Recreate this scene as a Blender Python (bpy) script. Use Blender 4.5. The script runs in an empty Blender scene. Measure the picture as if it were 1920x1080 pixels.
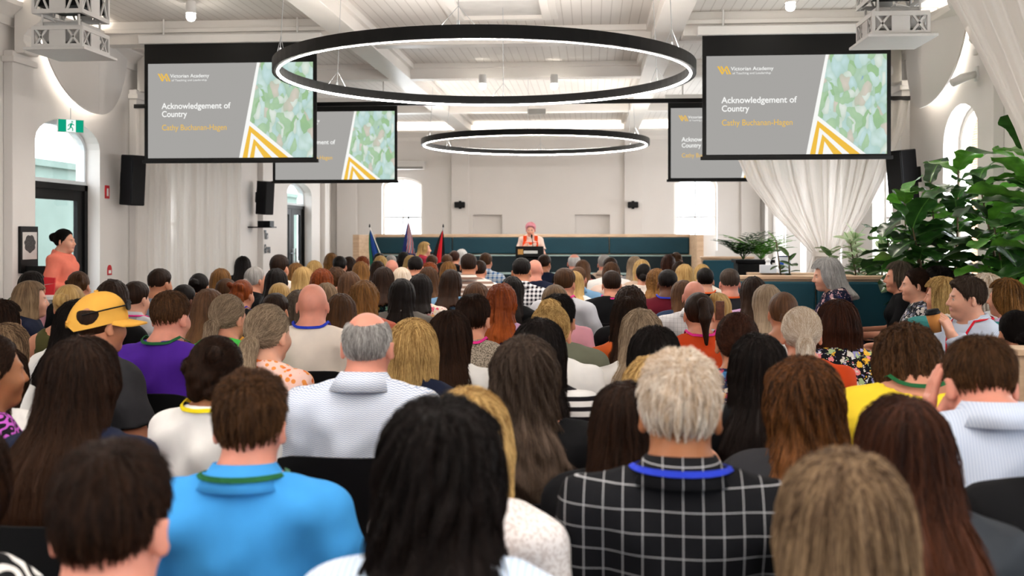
import bpy, math, random
import numpy as np
from mathutils import Vector, Matrix, Euler

# ------------------------------------------------------------------ camera, world, light, exposure
SC = bpy.context.scene
COL = SC.collection
FPX = 1867.0          # 35 mm lens on a 36 mm wide frame, in pixels of the 1920 px frame
EYE = 1.60
VPX, HOR = 1108.0, 440.0
PSI = math.atan((VPX - 960.0) / FPX)
CP, SP = math.cos(PSI), math.sin(PSI)

cam_d = bpy.data.cameras.new('camera')
cam_d.sensor_width = 36.0
cam_d.lens = 36.0 * FPX / 1920.0
cam_d.shift_y = -(540.0 - HOR) / 1920.0
cam_d.clip_start = 0.05
cam_d.clip_end = 300
cam_d.dof.use_dof = True
cam_d.dof.focus_distance = 6.0
cam_d.dof.aperture_fstop = 3.2
cam = bpy.data.objects.new('camera', cam_d)
COL.objects.link(cam)
cam.location = (0, 0, EYE)
cam.rotation_euler = (math.pi / 2, 0, PSI)
SC.camera = cam

W = bpy.data.worlds.new('overcast_sky')
SC.world = W
W.use_nodes = True
_bg = W.node_tree.nodes['Background']
_bg.inputs['Color'].default_value = (0.86, 0.93, 1.0, 1)
_bg.inputs['Strength'].default_value = 5.0

SC.view_settings.view_transform = 'Standard'
SC.view_settings.look = 'None'
SC.view_settings.exposure = 0.30
SC.view_settings.gamma = 1.0
SC.view_settings.use_curve_mapping = False
SC.cycles.use_denoising = True
SC.cycles.max_bounces = 6
SC.cycles.diffuse_bounces = 3
SC.cycles.adaptive_threshold = 0.06
SC.cycles.glossy_bounces = 2
SC.cycles.transmission_bounces = 3
SC.cycles.transparent_max_bounces = 8
SC.cycles.sample_clamp_indirect = 6.0
SC.cycles.caustics_reflective = False
SC.cycles.caustics_refractive = False

RING_E, RING_UP, COVE_E, SLIDE_E, DAY_W = 128.0, 32.0, 32.0, 0.81, 42.0       # lamp strengths
DOWN_W = 40.0


# ------------------------------------------------------------------ pixel rays -> places (used to lay the room out)
def ray(px, py):
    u = (px - 960.0) / FPX
    v = (HOR - py) / FPX
    return Vector((u * CP - SP, u * SP + CP, v))


def onX(px, py, X):
    r = ray(px, py); t = X / r.x
    return Vector((X, t * r.y, EYE + t * r.z))


def onY(px, py, Y):
    r = ray(px, py); t = Y / r.y
    return Vector((t * r.x, Y, EYE + t * r.z))


def onD(px, py, d):
    r = ray(px, py)
    return Vector((d * r.x, d * r.y, EYE + d * r.z))


# ------------------------------------------------------------------ materials
MATS = {}


def srgb(h):
    if isinstance(h, str):
        h = h.lstrip('#')
        c = [int(h[i:i + 2], 16) / 255 for i in (0, 2, 4)]
        return tuple(x / 12.92 if x <= 0.04045 else ((x + 0.055) / 1.055) ** 2.4 for x in c)
    return tuple(h[:3])


class NT:
    def __init__(s, name):
        s.m = bpy.data.materials.new(name)
        s.m.use_nodes = True
        s.t = s.m.node_tree
        s.t.nodes.clear()
        s.out = s.n('ShaderNodeOutputMaterial')

    def n(s, kind, **kw):
        nd = s.t.nodes.new(kind)
        for k, v in kw.items():
            setattr(nd, k, v)
        return nd

    def l(s, a, b):
        s.t.links.new(a, b)

    def val(s, sock, v):
        if hasattr(v, 'is_linked') or isinstance(v, bpy.types.NodeSocket):
            s.l(v, sock)
        elif isinstance(v, (tuple, list)) and len(v) == 3 and sock.type == 'RGBA':
            sock.default_value = (*v, 1)
        else:
            sock.default_value = v

    def bsdf(s, col, rough=0.6, spec=0.3, metal=0.0, **kw):
        b = s.n('ShaderNodeBsdfPrincipled')
        s.val(b.inputs['Base Color'], col)
        s.val(b.inputs['Roughness'], rough)
        s.val(b.inputs['Metallic'], metal)
        b.inputs['Specular IOR Level'].default_value = spec
        for k, v in kw.items():
            s.val(b.inputs[k], v)
        s.l(b.outputs[0], s.out.inputs['Surface'])
        s.b = b
        return b

    def coord(s, which='Object', scale=(1, 1, 1), rot=(0, 0, 0)):
        tc = s.n('ShaderNodeTexCoord')
        mp = s.n('ShaderNodeMapping')
        mp.inputs['Scale'].default_value = scale
        mp.inputs['Rotation'].default_value = rot
        s.l(tc.outputs[which], mp.inputs['Vector'])
        return mp.outputs[0]

    def noise(s, vec, scale, detail=3, rough=0.55):
        nd = s.n('ShaderNodeTexNoise')
        nd.inputs['Scale'].default_value = scale
        nd.inputs['Detail'].default_value = detail
        nd.inputs['Roughness'].default_value = rough
        s.l(vec, nd.inputs['Vector'])
        return nd.outputs['Fac']

    def ramp(s, fac, stops, interp='LINEAR'):
        r = s.n('ShaderNodeValToRGB')
        r.color_ramp.interpolation = interp
        e = r.color_ramp.elements
        while len(e) > 1:
            e.remove(e[-1])
        e[0].position = stops[0][0]; e[0].color = (*stops[0][1], 1)
        for p, c in stops[1:]:
            q = e.new(p); q.color = (*c, 1)
        s.l(fac, r.inputs['Fac'])
        return r.outputs['Color']

    def mix(s, fac, a, b, mode='MIX'):
        m = s.n('ShaderNodeMix', data_type='RGBA', blend_type=mode)
        s.val(m.inputs[0], fac); s.val(m.inputs[6], a); s.val(m.inputs[7], b)
        return m.outputs[2]

    def math(s, op, a, b=0.0, c=None):
        m = s.n('ShaderNodeMath', operation=op)
        s.val(m.inputs[0], a); s.val(m.inputs[1], b)
        if c is not None:
            s.val(m.inputs[2], c)
        return m.outputs[0]

    def sep(s, vec):
        m = s.n('ShaderNodeSeparateXYZ'); s.l(vec, m.inputs[0])
        return m.outputs

    def bump(s, h, strength=0.3, dist=0.01):
        b = s.n('ShaderNodeBump')
        b.inputs['Strength'].default_value = strength
        b.inputs['Distance'].default_value = dist
        s.l(h, b.inputs['Height'])
        s.l(b.outputs[0], s.b.inputs['Normal'])


def plain(name, col, rough=0.6, spec=0.3, metal=0.0, var=0.06, vscale=6.0, bump=0.0, bscale=60.0):
    if name in MATS:
        return MATS[name]
    t = NT(name)
    c = srgb(col)
    co = t.coord('Object')
    if var:
        n = t.noise(co, vscale)
        colr = t.ramp(n, [(0.3, tuple(x * (1 - var) for x in c)), (0.7, tuple(min(1, x * (1 + var)) for x in c))])
    else:
        colr = c
    t.bsdf(colr, rough, spec, metal)
    if bump:
        t.bump(t.noise(co, bscale, 4), bump, 0.004)
    MATS[name] = t.m
    return t.m


def emis(name, col, strength):
    if name in MATS:
        return MATS[name]
    t = NT(name)
    e = t.n('ShaderNodeEmission')
    e.inputs['Color'].default_value = (*srgb(col), 1)
    e.inputs['Strength'].default_value = strength
    t.l(e.outputs[0], t.out.inputs['Surface'])
    MATS[name] = t.m
    return t.m


def glass_mat():
    t = NT('window_glass')
    tr = t.n('ShaderNodeBsdfTransparent')
    gl = t.n('ShaderNodeBsdfGlossy')
    gl.inputs['Roughness'].default_value = 0.02
    mx = t.n('ShaderNodeMixShader')
    mx.inputs[0].default_value = 0.05; t.l(tr.outputs[0], mx.inputs[1]); t.l(gl.outputs[0], mx.inputs[2])
    t.l(mx.outputs[0], t.out.inputs['Surface'])
    MATS['glass'] = t.m
    return t.m


# ------------------------------------------------------------------ mesh building
class MB:
    def __init__(s):
        s.v = []; s.f = []

    def add(s, vs, fs):
        o = len(s.v)
        s.v += [tuple(v) for v in vs]
        s.f += [tuple(i + o for i in f) for f in fs]
        return s

    def box(s, x0, x1, y0, y1, z0, z1):
        return s.add([(x0, y0, z0), (x1, y0, z0), (x1, y1, z0), (x0, y1, z0), (x0, y0, z1), (x1, y0, z1), (x1, y1, z1), (x0, y1, z1)],
                     [(0, 3, 2, 1), (4, 5, 6, 7), (0, 1, 5, 4), (1, 2, 6, 5), (2, 3, 7, 6), (3, 0, 4, 7)])

    def bar(s, a, b, w, h=None, up=(0, 0, 1)):
        """rectangular bar from a to b"""
        h = h or w
        a = Vector(a); b = Vector(b)
        d = (b - a).normalized()
        u = Vector(up)
        if abs(d.dot(u)) > 0.98:
            u = Vector((1, 0, 0))
        r = d.cross(u).normalized(); u = r.cross(d)
        vs = []
        for p in (a, b):
            for i, j in ((-1, -1), (1, -1), (1, 1), (-1, 1)):
                vs.append(p + r * (i * w / 2) + u * (j * h / 2))
        return s.add(vs, [(0, 1, 2, 3), (7, 6, 5, 4), (0, 4, 5, 1), (1, 5, 6, 2), (2, 6, 7, 3), (3, 7, 4, 0)])

    def tube(s, pts, r, seg=8, cap=True):
        pts = [Vector(p) for p in pts]
        n = len(pts)
        rs = r if isinstance(r, (list, tuple)) else [r] * n
        vs, fs = [], []
        prev = None
        for i, p in enumerate(pts):
            d = (pts[min(i + 1, n - 1)] - pts[max(i - 1, 0)]).normalized()
            u = Vector((0, 0, 1)) if prev is None else prev
            if abs(d.dot(u)) > 0.98:
                u = Vector((1, 0, 0)) if prev is None else prev + Vector((.1, .05, 0))
            a = d.cross(u).normalized(); u = a.cross(d).normalized(); prev = u
            for k in range(seg):
                t = 2 * math.pi * k / seg
                vs.append(p + (a * math.cos(t) + u * math.sin(t)) * rs[i])
        for i in range(n - 1):
            for k in range(seg):
                fs.append((i * seg + k, i * seg + (k + 1) % seg, (i + 1) * seg + (k + 1) % seg, (i + 1) * seg + k))
        if cap:
            fs.append(tuple(range(seg - 1, -1, -1)))
            fs.append(tuple((n - 1) * seg + k for k in range(seg)))
        return s.add(vs, fs)

    def lathe(s, prof, seg=24, c=(0, 0, 0), cap=True):
        n = len(prof)
        vs = []
        for r, z in prof:
            for k in range(seg):
                t = 2 * math.pi * k / seg
                vs.append((c[0] + r * math.cos(t), c[1] + r * math.sin(t), c[2] + z))
        fs = []
        for i in range(n - 1):
            for k in range(seg):
                fs.append((i * seg + k, i * seg + (k + 1) % seg, (i + 1) * seg + (k + 1) % seg, (i + 1) * seg + k))
        if cap:
            fs.append(tuple(range(seg - 1, -1, -1)))
            fs.append(tuple((n - 1) * seg + k for k in range(seg)))
        return s.add(vs, fs)

    def prism(s, poly, fn, d0, d1):
        """poly of 2D points, fn(u, v, d) -> 3D; a closed slab between depths d0 and d1"""
        n = len(poly)
        vs = [fn(u, v, d0) for u, v in poly] + [fn(u, v, d1) for u, v in poly]
        fs = [tuple(range(n - 1, -1, -1)), tuple(range(n, 2 * n))]
        for i in range(n):
            j = (i + 1) % n
            fs.append((i, j, n + j, n + i))
        return s.add(vs, fs)

    def grid(s, P, closed_u=False):
        """P[i][j] points -> quads"""
        n, m = len(P), len(P[0])
        vs = [p for row in P for p in row]
        fs = []
        for i in range(n if closed_u else n - 1):
            for j in range(m - 1):
                fs.append((i * m + j, ((i + 1) % n) * m + j, ((i + 1) % n) * m + j + 1, i * m + j + 1))
        return s.add(vs, fs)

    def mesh(s, name, m=None, smooth=False, recalc=True):
        me = bpy.data.meshes.new(name)
        me.from_pydata(s.v, [], s.f)
        if recalc:
            import bmesh
            bm = bmesh.new(); bm.from_mesh(me)
            bmesh.ops.recalc_face_normals(bm, faces=bm.faces)
            bm.to_mesh(me); bm.free()
        if smooth:
            me.polygons.foreach_set('use_smooth', [True] * len(me.polygons))
        if m:
            me.materials.append(m)
        me.update()
        return me

    def obj(s, name, m=None, parent=None, smooth=False, bevel=0.0, recalc=True):
        o = mkobj(name, s.mesh(name, m, smooth, recalc), parent)
        if bevel:
            b = o.modifiers.new('edge', 'BEVEL'); b.width = bevel; b.segments = 2; b.limit_method = 'ANGLE'
        return o


def mkobj(name, data, parent=None, loc=None, mat=None):
    o = bpy.data.objects.new(name, data)
    COL.objects.link(o)
    if parent is not None:
        o.parent = parent
    if loc is not None:
        o.location = loc
    if mat is not None:
        setmat(o, mat)
    return o


def setmat(o, m):
    if not o.data.materials:
        o.data.materials.append(None)
    o.material_slots[0].link = 'OBJECT'
    o.material_slots[0].material = m


def tag(o, label=None, cat=None, group=None, kind=None):
    if label: o['label'] = label
    if cat: o['category'] = cat
    if group: o['group'] = group
    if kind: o['kind'] = kind
    return o


def empty(name, loc=(0, 0, 0), rz=0.0, label=None, cat=None, group=None, kind=None):
    o = bpy.data.objects.new(name, None)
    COL.objects.link(o)
    o.location = loc
    o.rotation_euler = (0, 0, rz)
    o.empty_display_size = 0.1
    return tag(o, label, cat, group, kind)


def area(name, loc, rot, sx, sy, power, col=(1, 1, 1), parent=None):
    l = bpy.data.lights.new(name, 'AREA')
    l.shape = 'RECTANGLE'; l.size = sx; l.size_y = sy; l.energy = power; l.color = col
    o = mkobj(name, l, parent)
    o.location = loc; o.rotation_euler = rot
    return o


M_WALL = plain('white_wall_paint', '#e4dfda', 0.7, 0.25, var=0.015, vscale=1.5)
M_TRIM = plain('white_gloss_trim', '#ebe6e0', 0.45, 0.35, var=0.01)
M_BLACK = plain('black_powder_coat', '#0e0e0e', 0.5, 0.2, var=0.05)
M_BLACKPL = plain('black_plastic', '#0a0a0c', 0.55, 0.15, var=0.1, vscale=20)
M_WHITEPL = plain('white_metal', '#e6e3df', 0.45, 0.4, var=0.01)
M_STEEL = plain('brushed_steel', '#b9bcbf', 0.3, 0.5, metal=0.9, var=0.03)
M_GLASS = glass_mat()
M_TEAL = plain('teal_vinyl', '#114452', 0.55, 0.35, var=0.08, vscale=3)
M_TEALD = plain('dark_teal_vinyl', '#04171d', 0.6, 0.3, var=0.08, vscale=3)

# ------------------------------------------------------------------ the room
XL, XR, YF, YB, ZC = -5.9, 3.83, 22.34, -7.0, 4.12
XC = -0.97
SIDE = 0.30            # wall thickness


def boards_mat():
    t = NT('ceiling_boards')
    co = t.coord('Object')
    x = t.sep(co)[0]
    fr = t.math('FRACT', t.math('MULTIPLY', x, 9.0))
    groove = t.math('LESS_THAN', fr, 0.10)
    n = t.noise(co, 1.2)
    base = t.ramp(n, [(0.3, srgb('#e4ded8')), (0.7, srgb('#ece7e1'))])
    t.bsdf(t.mix(groove, base, srgb('#cfc8c1')), 0.6, 0.25)
    t.bump(t.math('SUBTRACT', 1.0, groove), 0.6, 0.006)
    return t.m


def floor_mat():
    t = NT('grey_carpet')
    co = t.coord('Object')
    n = t.noise(co, 40, 5)
    t.bsdf(t.ramp(n, [(0.3, srgb('#55534f')), (0.7, srgb('#7c7973'))]), 0.9, 0.1)
    t.bump(n, 0.4, 0.01)
    return t.m


M_CEIL = boards_mat()


def arch_pts(op, n=12):
    ua, ub, sill, spring, apex = op
    uc, hw = (ua + ub) / 2, (ub - ua) / 2
    return [(uc - hw * math.cos(math.pi * i / n), spring + (apex - spring) * math.sin(math.pi * i / n)) for i in range(n + 1)]


def wall(name, fn, u0, u1, z0, z1, ops, thick):
    b = MB()
    ops = sorted(ops)
    for d in (0.0, thick):
        u = u0
        for op in ops:
            ua, ub, sill, spring, apex = op
            b.add([fn(u, z0, d), fn(ua, z0, d), fn(ua, z1, d), fn(u, z1, d)], [(0, 1, 2, 3)])
            if sill > z0:
                b.add([fn(ua, z0, d), fn(ub, z0, d), fn(ub, sill, d), fn(ua, sill, d)], [(0, 1, 2, 3)])
            A = arch_pts(op)
            for (a0, c0), (a1, c1) in zip(A[:-1], A[1:]):
                b.add([fn(a0, c0, d), fn(a1, c1, d), fn(a1, z1, d), fn(a0, z1, d)], [(0, 1, 2, 3)])
            u = ub
        b.add([fn(u, z0, d), fn(u1, z0, d), fn(u1, z1, d), fn(u, z1, d)], [(0, 1, 2, 3)])
    for op in ops:
        ua, ub, sill, spring, apex = op
        loop = [(ua, sill)] + arch_pts(op) + [(ub, sill)]
        m = len(loop)
        for i in range(m):
            p, q = loop[i], loop[(i + 1) % m]
            b.add([fn(*p, 0), fn(*q, 0), fn(*q, thick), fn(*p, thick)], [(0, 1, 2, 3)])
    o = b.obj(name, M_WALL, recalc=False)
    return tag(o, kind='structure')


WIN_N = [0]
M_BAR = plain('window_bar_paint', '#a9a49e', 0.5, 0.3, var=0.01)  # white bars darkened in colour, as silhouettes against the bright panes


def window(fn, op, depth, mat=None, mull=1, rails=(0.45,), portal_rot=None):
    """an arched sash window set in an opening: window_<n> > frame, mullion, rail, pane"""
    WIN_N[0] += 1
    ua, ub, sill, spring, apex = op
    mat = mat or M_TRIM
    root = empty('window_%d' % WIN_N[0], fn((ua + ub) / 2, sill, depth), kind='structure')
    off = Vector(root.location)
    loc = lambda u, z, d: Vector(fn(u, z, d)) - off
    w = 0.055
    b = MB()
    out = [(ua, sill)] + arch_pts(op) + [(ub, sill)]
    s = (ub - ua - 2 * w) / (ub - ua)
    uc = (ua + ub) / 2
    inn = [(uc + (u - uc) * s, sill + w + (z - sill) * (apex - sill - 2 * w) / (apex - sill)) for u, z in out]
    m = len(out)
    for i in range(m):
        j = (i + 1) % m
        vs = []
        for d in (depth - 0.03, depth + 0.03):
            vs += [loc(*out[i], d), loc(*out[j], d), loc(*inn[j], d), loc(*inn[i], d)]
        b.add(vs, [(0, 1, 2, 3), (7, 6, 5, 4), (0, 4, 5, 1), (2, 6, 7, 3)])
    b.obj('frame', mat, root)
    for k in range(mull):
        u = ua + (ub - ua) * (k + 1) / (mull + 1)
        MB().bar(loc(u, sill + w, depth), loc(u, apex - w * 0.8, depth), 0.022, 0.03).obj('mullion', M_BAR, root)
    for r in rails:
        z = sill + (apex - sill) * r
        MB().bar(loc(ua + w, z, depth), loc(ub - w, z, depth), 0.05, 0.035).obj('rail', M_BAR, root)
    b = MB(); b.prism(inn, loc, depth - 0.004, depth + 0.004)
    b.obj('pane', M_GLASS, root)
    if portal_rot:
        area('window_daylight', loc(uc, (sill + apex) / 2, depth + 0.13), portal_rot, ub - ua, apex - sill, DAY_W * (ub - ua) * (apex - sill), (0.90, 0.95, 1.0), parent=root)
    return root


FL = lambda u, z, d: (XL - d, u, z)
FR_ = lambda u, z, d: (XR + d, u, z)
FF = lambda u, z, d: (u, YF + d, z)
FB = lambda u, z, d: (u, YB - d, z)

# openings: (from, to, sill, springing, crown)
doorsL = [(10.17, 11.57, 0.0, 2.62, 2.90), (19.0, 20.7, 0.0, 2.42, 2.66)]
winsL = [(-2.3, -1.1, 0.9, 2.5, 2.95), (13.6, 14.15, 0.9, 2.5, 2.8)]  # second window added behind the sheer curtain to backlight it
winsR = [(a, a + 1.03, 0.9, 2.55, 2.96) for a in (-2.3, 0.2, 5.2, 7.7, 10.17, 12.9, 15.4, 17.6, 20.0)]
winsF = [(-4.74, -3.81, 1.25, 2.70, 2.90), (1.84, 2.79, 1.25, 2.70, 2.90)]
winsB = [(-5.0, -4.0, 0.9, 2.5, 2.95), (2.0, 3.0, 0.9, 2.5, 2.95)]  # unseen windows added for fill light from behind the camera
wall('wall_left', FL, YB, YF, 0, ZC + 0.2, doorsL + winsL, SIDE)
wall('wall_right', FR_, YB, YF, 0, ZC + 0.2, winsR, SIDE)
wall('wall_far', FF, XL - SIDE, XR + SIDE, 0, ZC + 0.2, winsF + [(-2.65, -1.99, 0.9, 2.04, 2.05), (-0.36, 0.42, 0.9, 2.04, 2.05)], SIDE)
wall('wall_near', FB, XL - SIDE, XR + SIDE, 0, ZC + 0.2, winsB, SIDE)
RL, RR, RFAR, RN = (0, math.radians(-90), 0), (0, math.radians(90), 0), (math.radians(-90), 0, 0), (math.radians(90), 0, 0)
for op in winsL: window(FL, op, 0.16, portal_rot=RL)
for op in winsR: window(FR_, op, 0.2, mull=0, portal_rot=RR)
for op in winsF: window(FF, op, 0.14, portal_rot=RFAR)
for op in winsB: window(FB, op, 0.16, portal_rot=RN)

b = MB(); b.box(XL - 1, XR + 1, YB - 1, YF + 1, -0.12, 0.0)
tag(b.obj('floor', floor_mat()), kind='structure')
b = MB(); b.box(XL - 0.5, XR + 0.5, YB - 0.5, YF + 0.5, ZC, ZC + 0.2)
tag(b.obj('ceiling', M_CEIL), kind='structure')

TR = [0]


def trim(b, m=None, parent=None, bevel=0.006):
    TR[0] += 1
    return tag(b.obj('trim_%d' % TR[0], m or M_TRIM, bevel=bevel), kind='structure')


# ceiling beams: two along the room, cross beams with a small moulding above them
for x0, x1 in ((-2.98, -2.66), (0.72, 1.04)):
    b = MB(); b.box(x0, x1, YB, YF, 3.90, ZC); b.box(x0 - 0.06, x1 + 0.06, YB, YF, 4.04, ZC)
    trim(b)
for y, zb, w in ((-4.0, 3.9, 0.2), (1.5, 3.9, 0.2), (6.3, 3.92, 0.2), (12.05, 3.92, 0.22), (14.55, 3.90, 0.22), (18.6, 3.90, 0.24)):
    for x0, x1 in ((XL, -2.98), (-2.66, 0.72), (1.04, XR)):
        b = MB(); b.box(x0, x1, y, y + w, zb, ZC); b.box(x0, x1, y - 0.07, y + w + 0.07, ZC - 0.07, ZC)
        trim(b)
# pelmet boxes the screens roll out of
for x0, x1 in ((XL, -2.98), (1.04, XR)):
    b = MB(); b.box(x0, x1, 11.38, 11.62, 3.85, ZC); b.box(x0, x1, 11.33, 11.67, 3.97, 4.02)
    trim(b)


def cornice(poly, fn, u0, u1):
    b = MB(); b.prism(poly, fn, u0, u1)
    return trim(b, bevel=0)


CPROF = [(0, 3.72), (0.03, 3.72), (0.05, 3.80), (0.12, 3.86), (0.17, 3.90), (0.17, 3.95), (0.13, 3.95), (0.13, 3.92), (0, 3.92)]
cornice(CPROF, lambda d, z, u: (XL + d, u, z), YB, YF)
cornice(CPROF, lambda d, z, u: (XR - d, u, z), YB, YF)
cornice(CPROF, lambda d, z, u: (u, YF - d, z), XL, XR)
M_COVE = emis('cove_led', (1.0, 0.94, 0.85), COVE_E)
for nm, a, c, lab in (('cove_light', (XL + 0.10, YB, 3.935), (XL + 0.10, YF - 0.2, 3.935), 'warm led strip along the ceiling cornice of the door wall'),
                      ('cove_light', (XR - 0.10, YB, 3.935), (XR - 0.10, YF - 0.2, 3.935), 'warm led strip along the cornice above the arched window wall'),
                      ('cove_light', (XL + 0.2, YF - 0.10, 3.935), (XR - 0.2, YF - 0.10, 3.935), 'warm led strip glowing along the cornice behind the speaker')):
    b = MB(); b.bar(a, c, 0.03, 0.016)
    tag(b.obj(nm, M_COVE), lab, 'light', 'cove lights')

# pilasters and scrolled corbels on the side walls
PIL = [-5.0, -2.5, 0.0, 2.46, 4.96, 7.46, 9.78, 12.52, 15.0, 17.46, 21.6]
SCROLL = [(0, 3.44), (0.10, 3.44), (0.125, 3.47), (0.125, 3.52), (0.10, 3.56), (0.105, 3.62), (0.15, 3.68), (0.24, 3.73), (0.31, 3.79), (0.33, 3.86), (0.33, 3.98), (0, 3.98)]
for side, sx, x in ((-1, 1, XL), (1, -1, XR)):
    for y in PIL:
        if side == -1 and y == 0.0: continue
        b = MB()
        b.box(min(x, x + sx * 0.10), max(x, x + sx * 0.10), y - 0.19, y + 0.19, 0, 3.46)
        b.box(min(x, x + sx * 0.13), max(x, x + sx * 0.13), y - 0.22, y + 0.22, 3.34, 3.40)
        trim(b, M_WALL)
        b = MB(); b.prism(SCROLL, lambda d, z, u: (x + sx * (0.08 + d), u, z), y - 0.13, y + 0.13)
        b.box(min(x, x + sx * 0.45), max(x, x + sx * 0.45), y - 0.17, y + 0.17, 3.98, 4.03)
        trim(b)
# skirting
for nm, a in (('baseboard_left_front', (XL, XL + 0.02, YB, 10.17)), ('baseboard_left_middle', (XL, XL + 0.02, 11.57, 19.0)),
              ('baseboard_left_rear', (XL, XL + 0.02, 20.7, YF)), ('baseboard_right', (XR - 0.02, XR, YB, YF)), ('baseboard_far', (XL, XR, YF - 0.02, YF))):
    b = MB(); b.box(*a, 0, 0.16)
    tag(b.obj(nm, M_TRIM), kind='structure')
# far wall: pilasters, lintel and two shallow niches
for x0, x1 in ((-3.13, -2.74), (0.74, 1.15), (3.3, 3.7), (-5.75, -5.3)):
    b = MB(); b.box(x0, x1, YF - 0.12, YF, 0, 3.72)
    trim(b, M_WALL)
for x0, x1 in ((-2.65, -1.99), (-0.36, 0.42)):
    b = MB(); b.box(x0 - 0.05, x1 + 0.05, YF + 0.10, YF + 0.16, 0.8, 2.1)
    trim(b, M_WALL)
b = MB(); b.box(-2.74, 0.74, YF - 0.05, YF, 2.05, 3.72)
for x0, x1 in ((-2.74, -2.65), (-1.99, -0.36), (0.42, 0.74)):
    b.box(x0, x1, YF - 0.05, YF, 0.0, 2.05)
trim(b, M_WALL, bevel=0)

# ------------------------------------------------------------------ doors in the left wall
M_OFFW = plain('white_transom_frame', '#dfe4e6', 0.5, 0.3, var=0.01)


def glazed_door(n, op, ztop, leafs, depth=0.20):
    ua, ub, sill, spring, apex = op
    root = empty('door_%d' % n, FL((ua + ub) / 2, 0, depth), kind='structure')
    off = Vector(root.location)
    L = lambda u, z, d: Vector(FL(u, z, d)) - off

    def bx(b, u0, u1, z0, z1, d0, d1):
        a = L(u0, z0, d0); c = L(u1, z1, d1)
        b.box(min(a.x, c.x), max(a.x, c.x), min(a.y, c.y), max(a.y, c.y), min(a.z, c.z), max(a.z, c.z))
    fw = 0.07
    b = MB()
    bx(b, ua, ua + fw, 0, ztop, depth - 0.05, depth + 0.05)
    bx(b, ub - fw, ub, 0, ztop, depth - 0.05, depth + 0.05)
    bx(b, ua, ub, ztop - fw, ztop, depth - 0.05, depth + 0.05)
    b.obj('door_frame', M_BLACK, root)
    us = np.linspace(ua + fw, ub - fw, leafs + 1)
    for k in range(leafs):
        a, c = us[k] + 0.008, us[k + 1] - 0.008
        st = 0.12 if leafs == 1 else 0.16
        b = MB()
        bx(b, a, a + st, 0.02, ztop - fw, depth - 0.025, depth + 0.025)
        bx(b, c - st, c, 0.02, ztop - fw, depth - 0.025, depth + 0.025)
        bx(b, a + st, c - st, ztop - fw - 0.12, ztop - fw, depth - 0.025, depth + 0.025)
        bx(b, a + st, c - st, 0.02, 0.26, depth - 0.025, depth + 0.025)
        lf = b.obj('door_leaf', M_BLACK, root)
        b = MB(); bx(b, a + st, c - st, 0.26, ztop - fw - 0.12, depth - 0.005, depth + 0.005)
        b.obj('pane', M_GLASS, lf)
        hx = (a + st * 0.5) if k == 0 and leafs == 1 else (c - st * 0.5 if k == 0 else a + st * 0.5)
        b = MB()
        b.tube([L(hx, 0.75, depth - 0.09), L(hx, 1.32, depth - 0.09)], 0.017, 10)
        for z in (0.85, 1.22):
            b.tube([L(hx, z, depth - 0.09), L(hx, z, depth - 0.02)], 0.010, 8)
        b.obj('handle', M_STEEL, lf, smooth=False)
        b = MB(); bx(b, a + st + 0.02, c - st - 0.02, 1.00, 1.06, depth - 0.008, depth - 0.006)
        b.obj('safety_stripe', plain('frosted_film', '#e9eef0', 0.8), lf)
    # arched light above the door
    w = 0.045
    out = [(ua, ztop)] + arch_pts(op) + [(ub, ztop)]
    uc = (ua + ub) / 2
    s = (ub - ua - 2 * w) / (ub - ua)
    inn = [(uc + (u - uc) * s, ztop + w + (z - ztop) * (apex - ztop - 2 * w) / (apex - ztop)) for u, z in out]
    b = MB(); m = len(out)
    for i in range(m):
        j = (i + 1) % m
        vs = []
        for d in (depth - 0.03, depth + 0.03):
            vs += [L(*out[i], d), L(*out[j], d), L(*inn[j], d), L(*inn[i], d)]
        b.add(vs, [(0, 1, 2, 3), (7, 6, 5, 4), (0, 4, 5, 1), (2, 6, 7, 3)])
    tr = b.obj('transom_frame', M_OFFW, root)
    b = MB(); b.prism(inn, L, depth - 0.004, depth + 0.004)
    b.obj('pane', M_GLASS, tr)
    return root


glazed_door(1, doorsL[0], 2.19, 1)
glazed_door(2, doorsL[1], 2.20, 2)

# ------------------------------------------------------------------ outside: ground, a pale building and a brick neighbour
b = MB(); b.box(-60, 60, -50, 80, -0.4, -0.2)
tag(b.obj('ground', plain('outside_paving', '#b9bab2', 0.9, 0.1, var=0.1, vscale=0.5)), kind='structure')
b = MB(); b.box(-12.6, -12.0, 2, 40, -0.2, 3.1); b.box(-12.7, -11.9, 2, 40, 3.1, 3.25)
tag(b.obj('exterior_wall_left', plain('pale_render', '#76867f', 0.8, 0.1, var=0.12, vscale=0.8)), kind='structure')


def brick_mat():
    t = NT('outside_brick')
    tc = t.coord('Object', rot=(0, math.radians(90), math.radians(90)))
    bt = t.n('ShaderNodeTexBrick')
    bt.inputs['Color1'].default_value = (*srgb('#b06a4c'), 1)
    bt.inputs['Color2'].default_value = (*srgb('#c58562'), 1)
    bt.inputs['Mortar'].default_value = (*srgb('#d8cdbf'), 1)
    bt.inputs['Scale'].default_value = 4.0
    t.l(tc, bt.inputs['Vector'])
    t.bsdf(bt.outputs['Color'], 0.9, 0.1)
    return t.m


b = MB(); b.box(9.5, 10.0, 2, 44, -0.2, 4.6)
tag(b.obj('exterior_wall_right', brick_mat()), kind='structure')

# ------------------------------------------------------------------ pendant ring lamps
M_RING = emis('ring_led', (1.0, 0.94, 0.88), RING_E)
M_RINGUP = emis('ring_uplight_added', (1.0, 0.93, 0.85), RING_UP)
M_RINGFILL = emis('ring_led_fill', (1.0, 0.94, 0.88), RING_E * 1.0)  # led of the added unseen ring, at full strength


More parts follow.
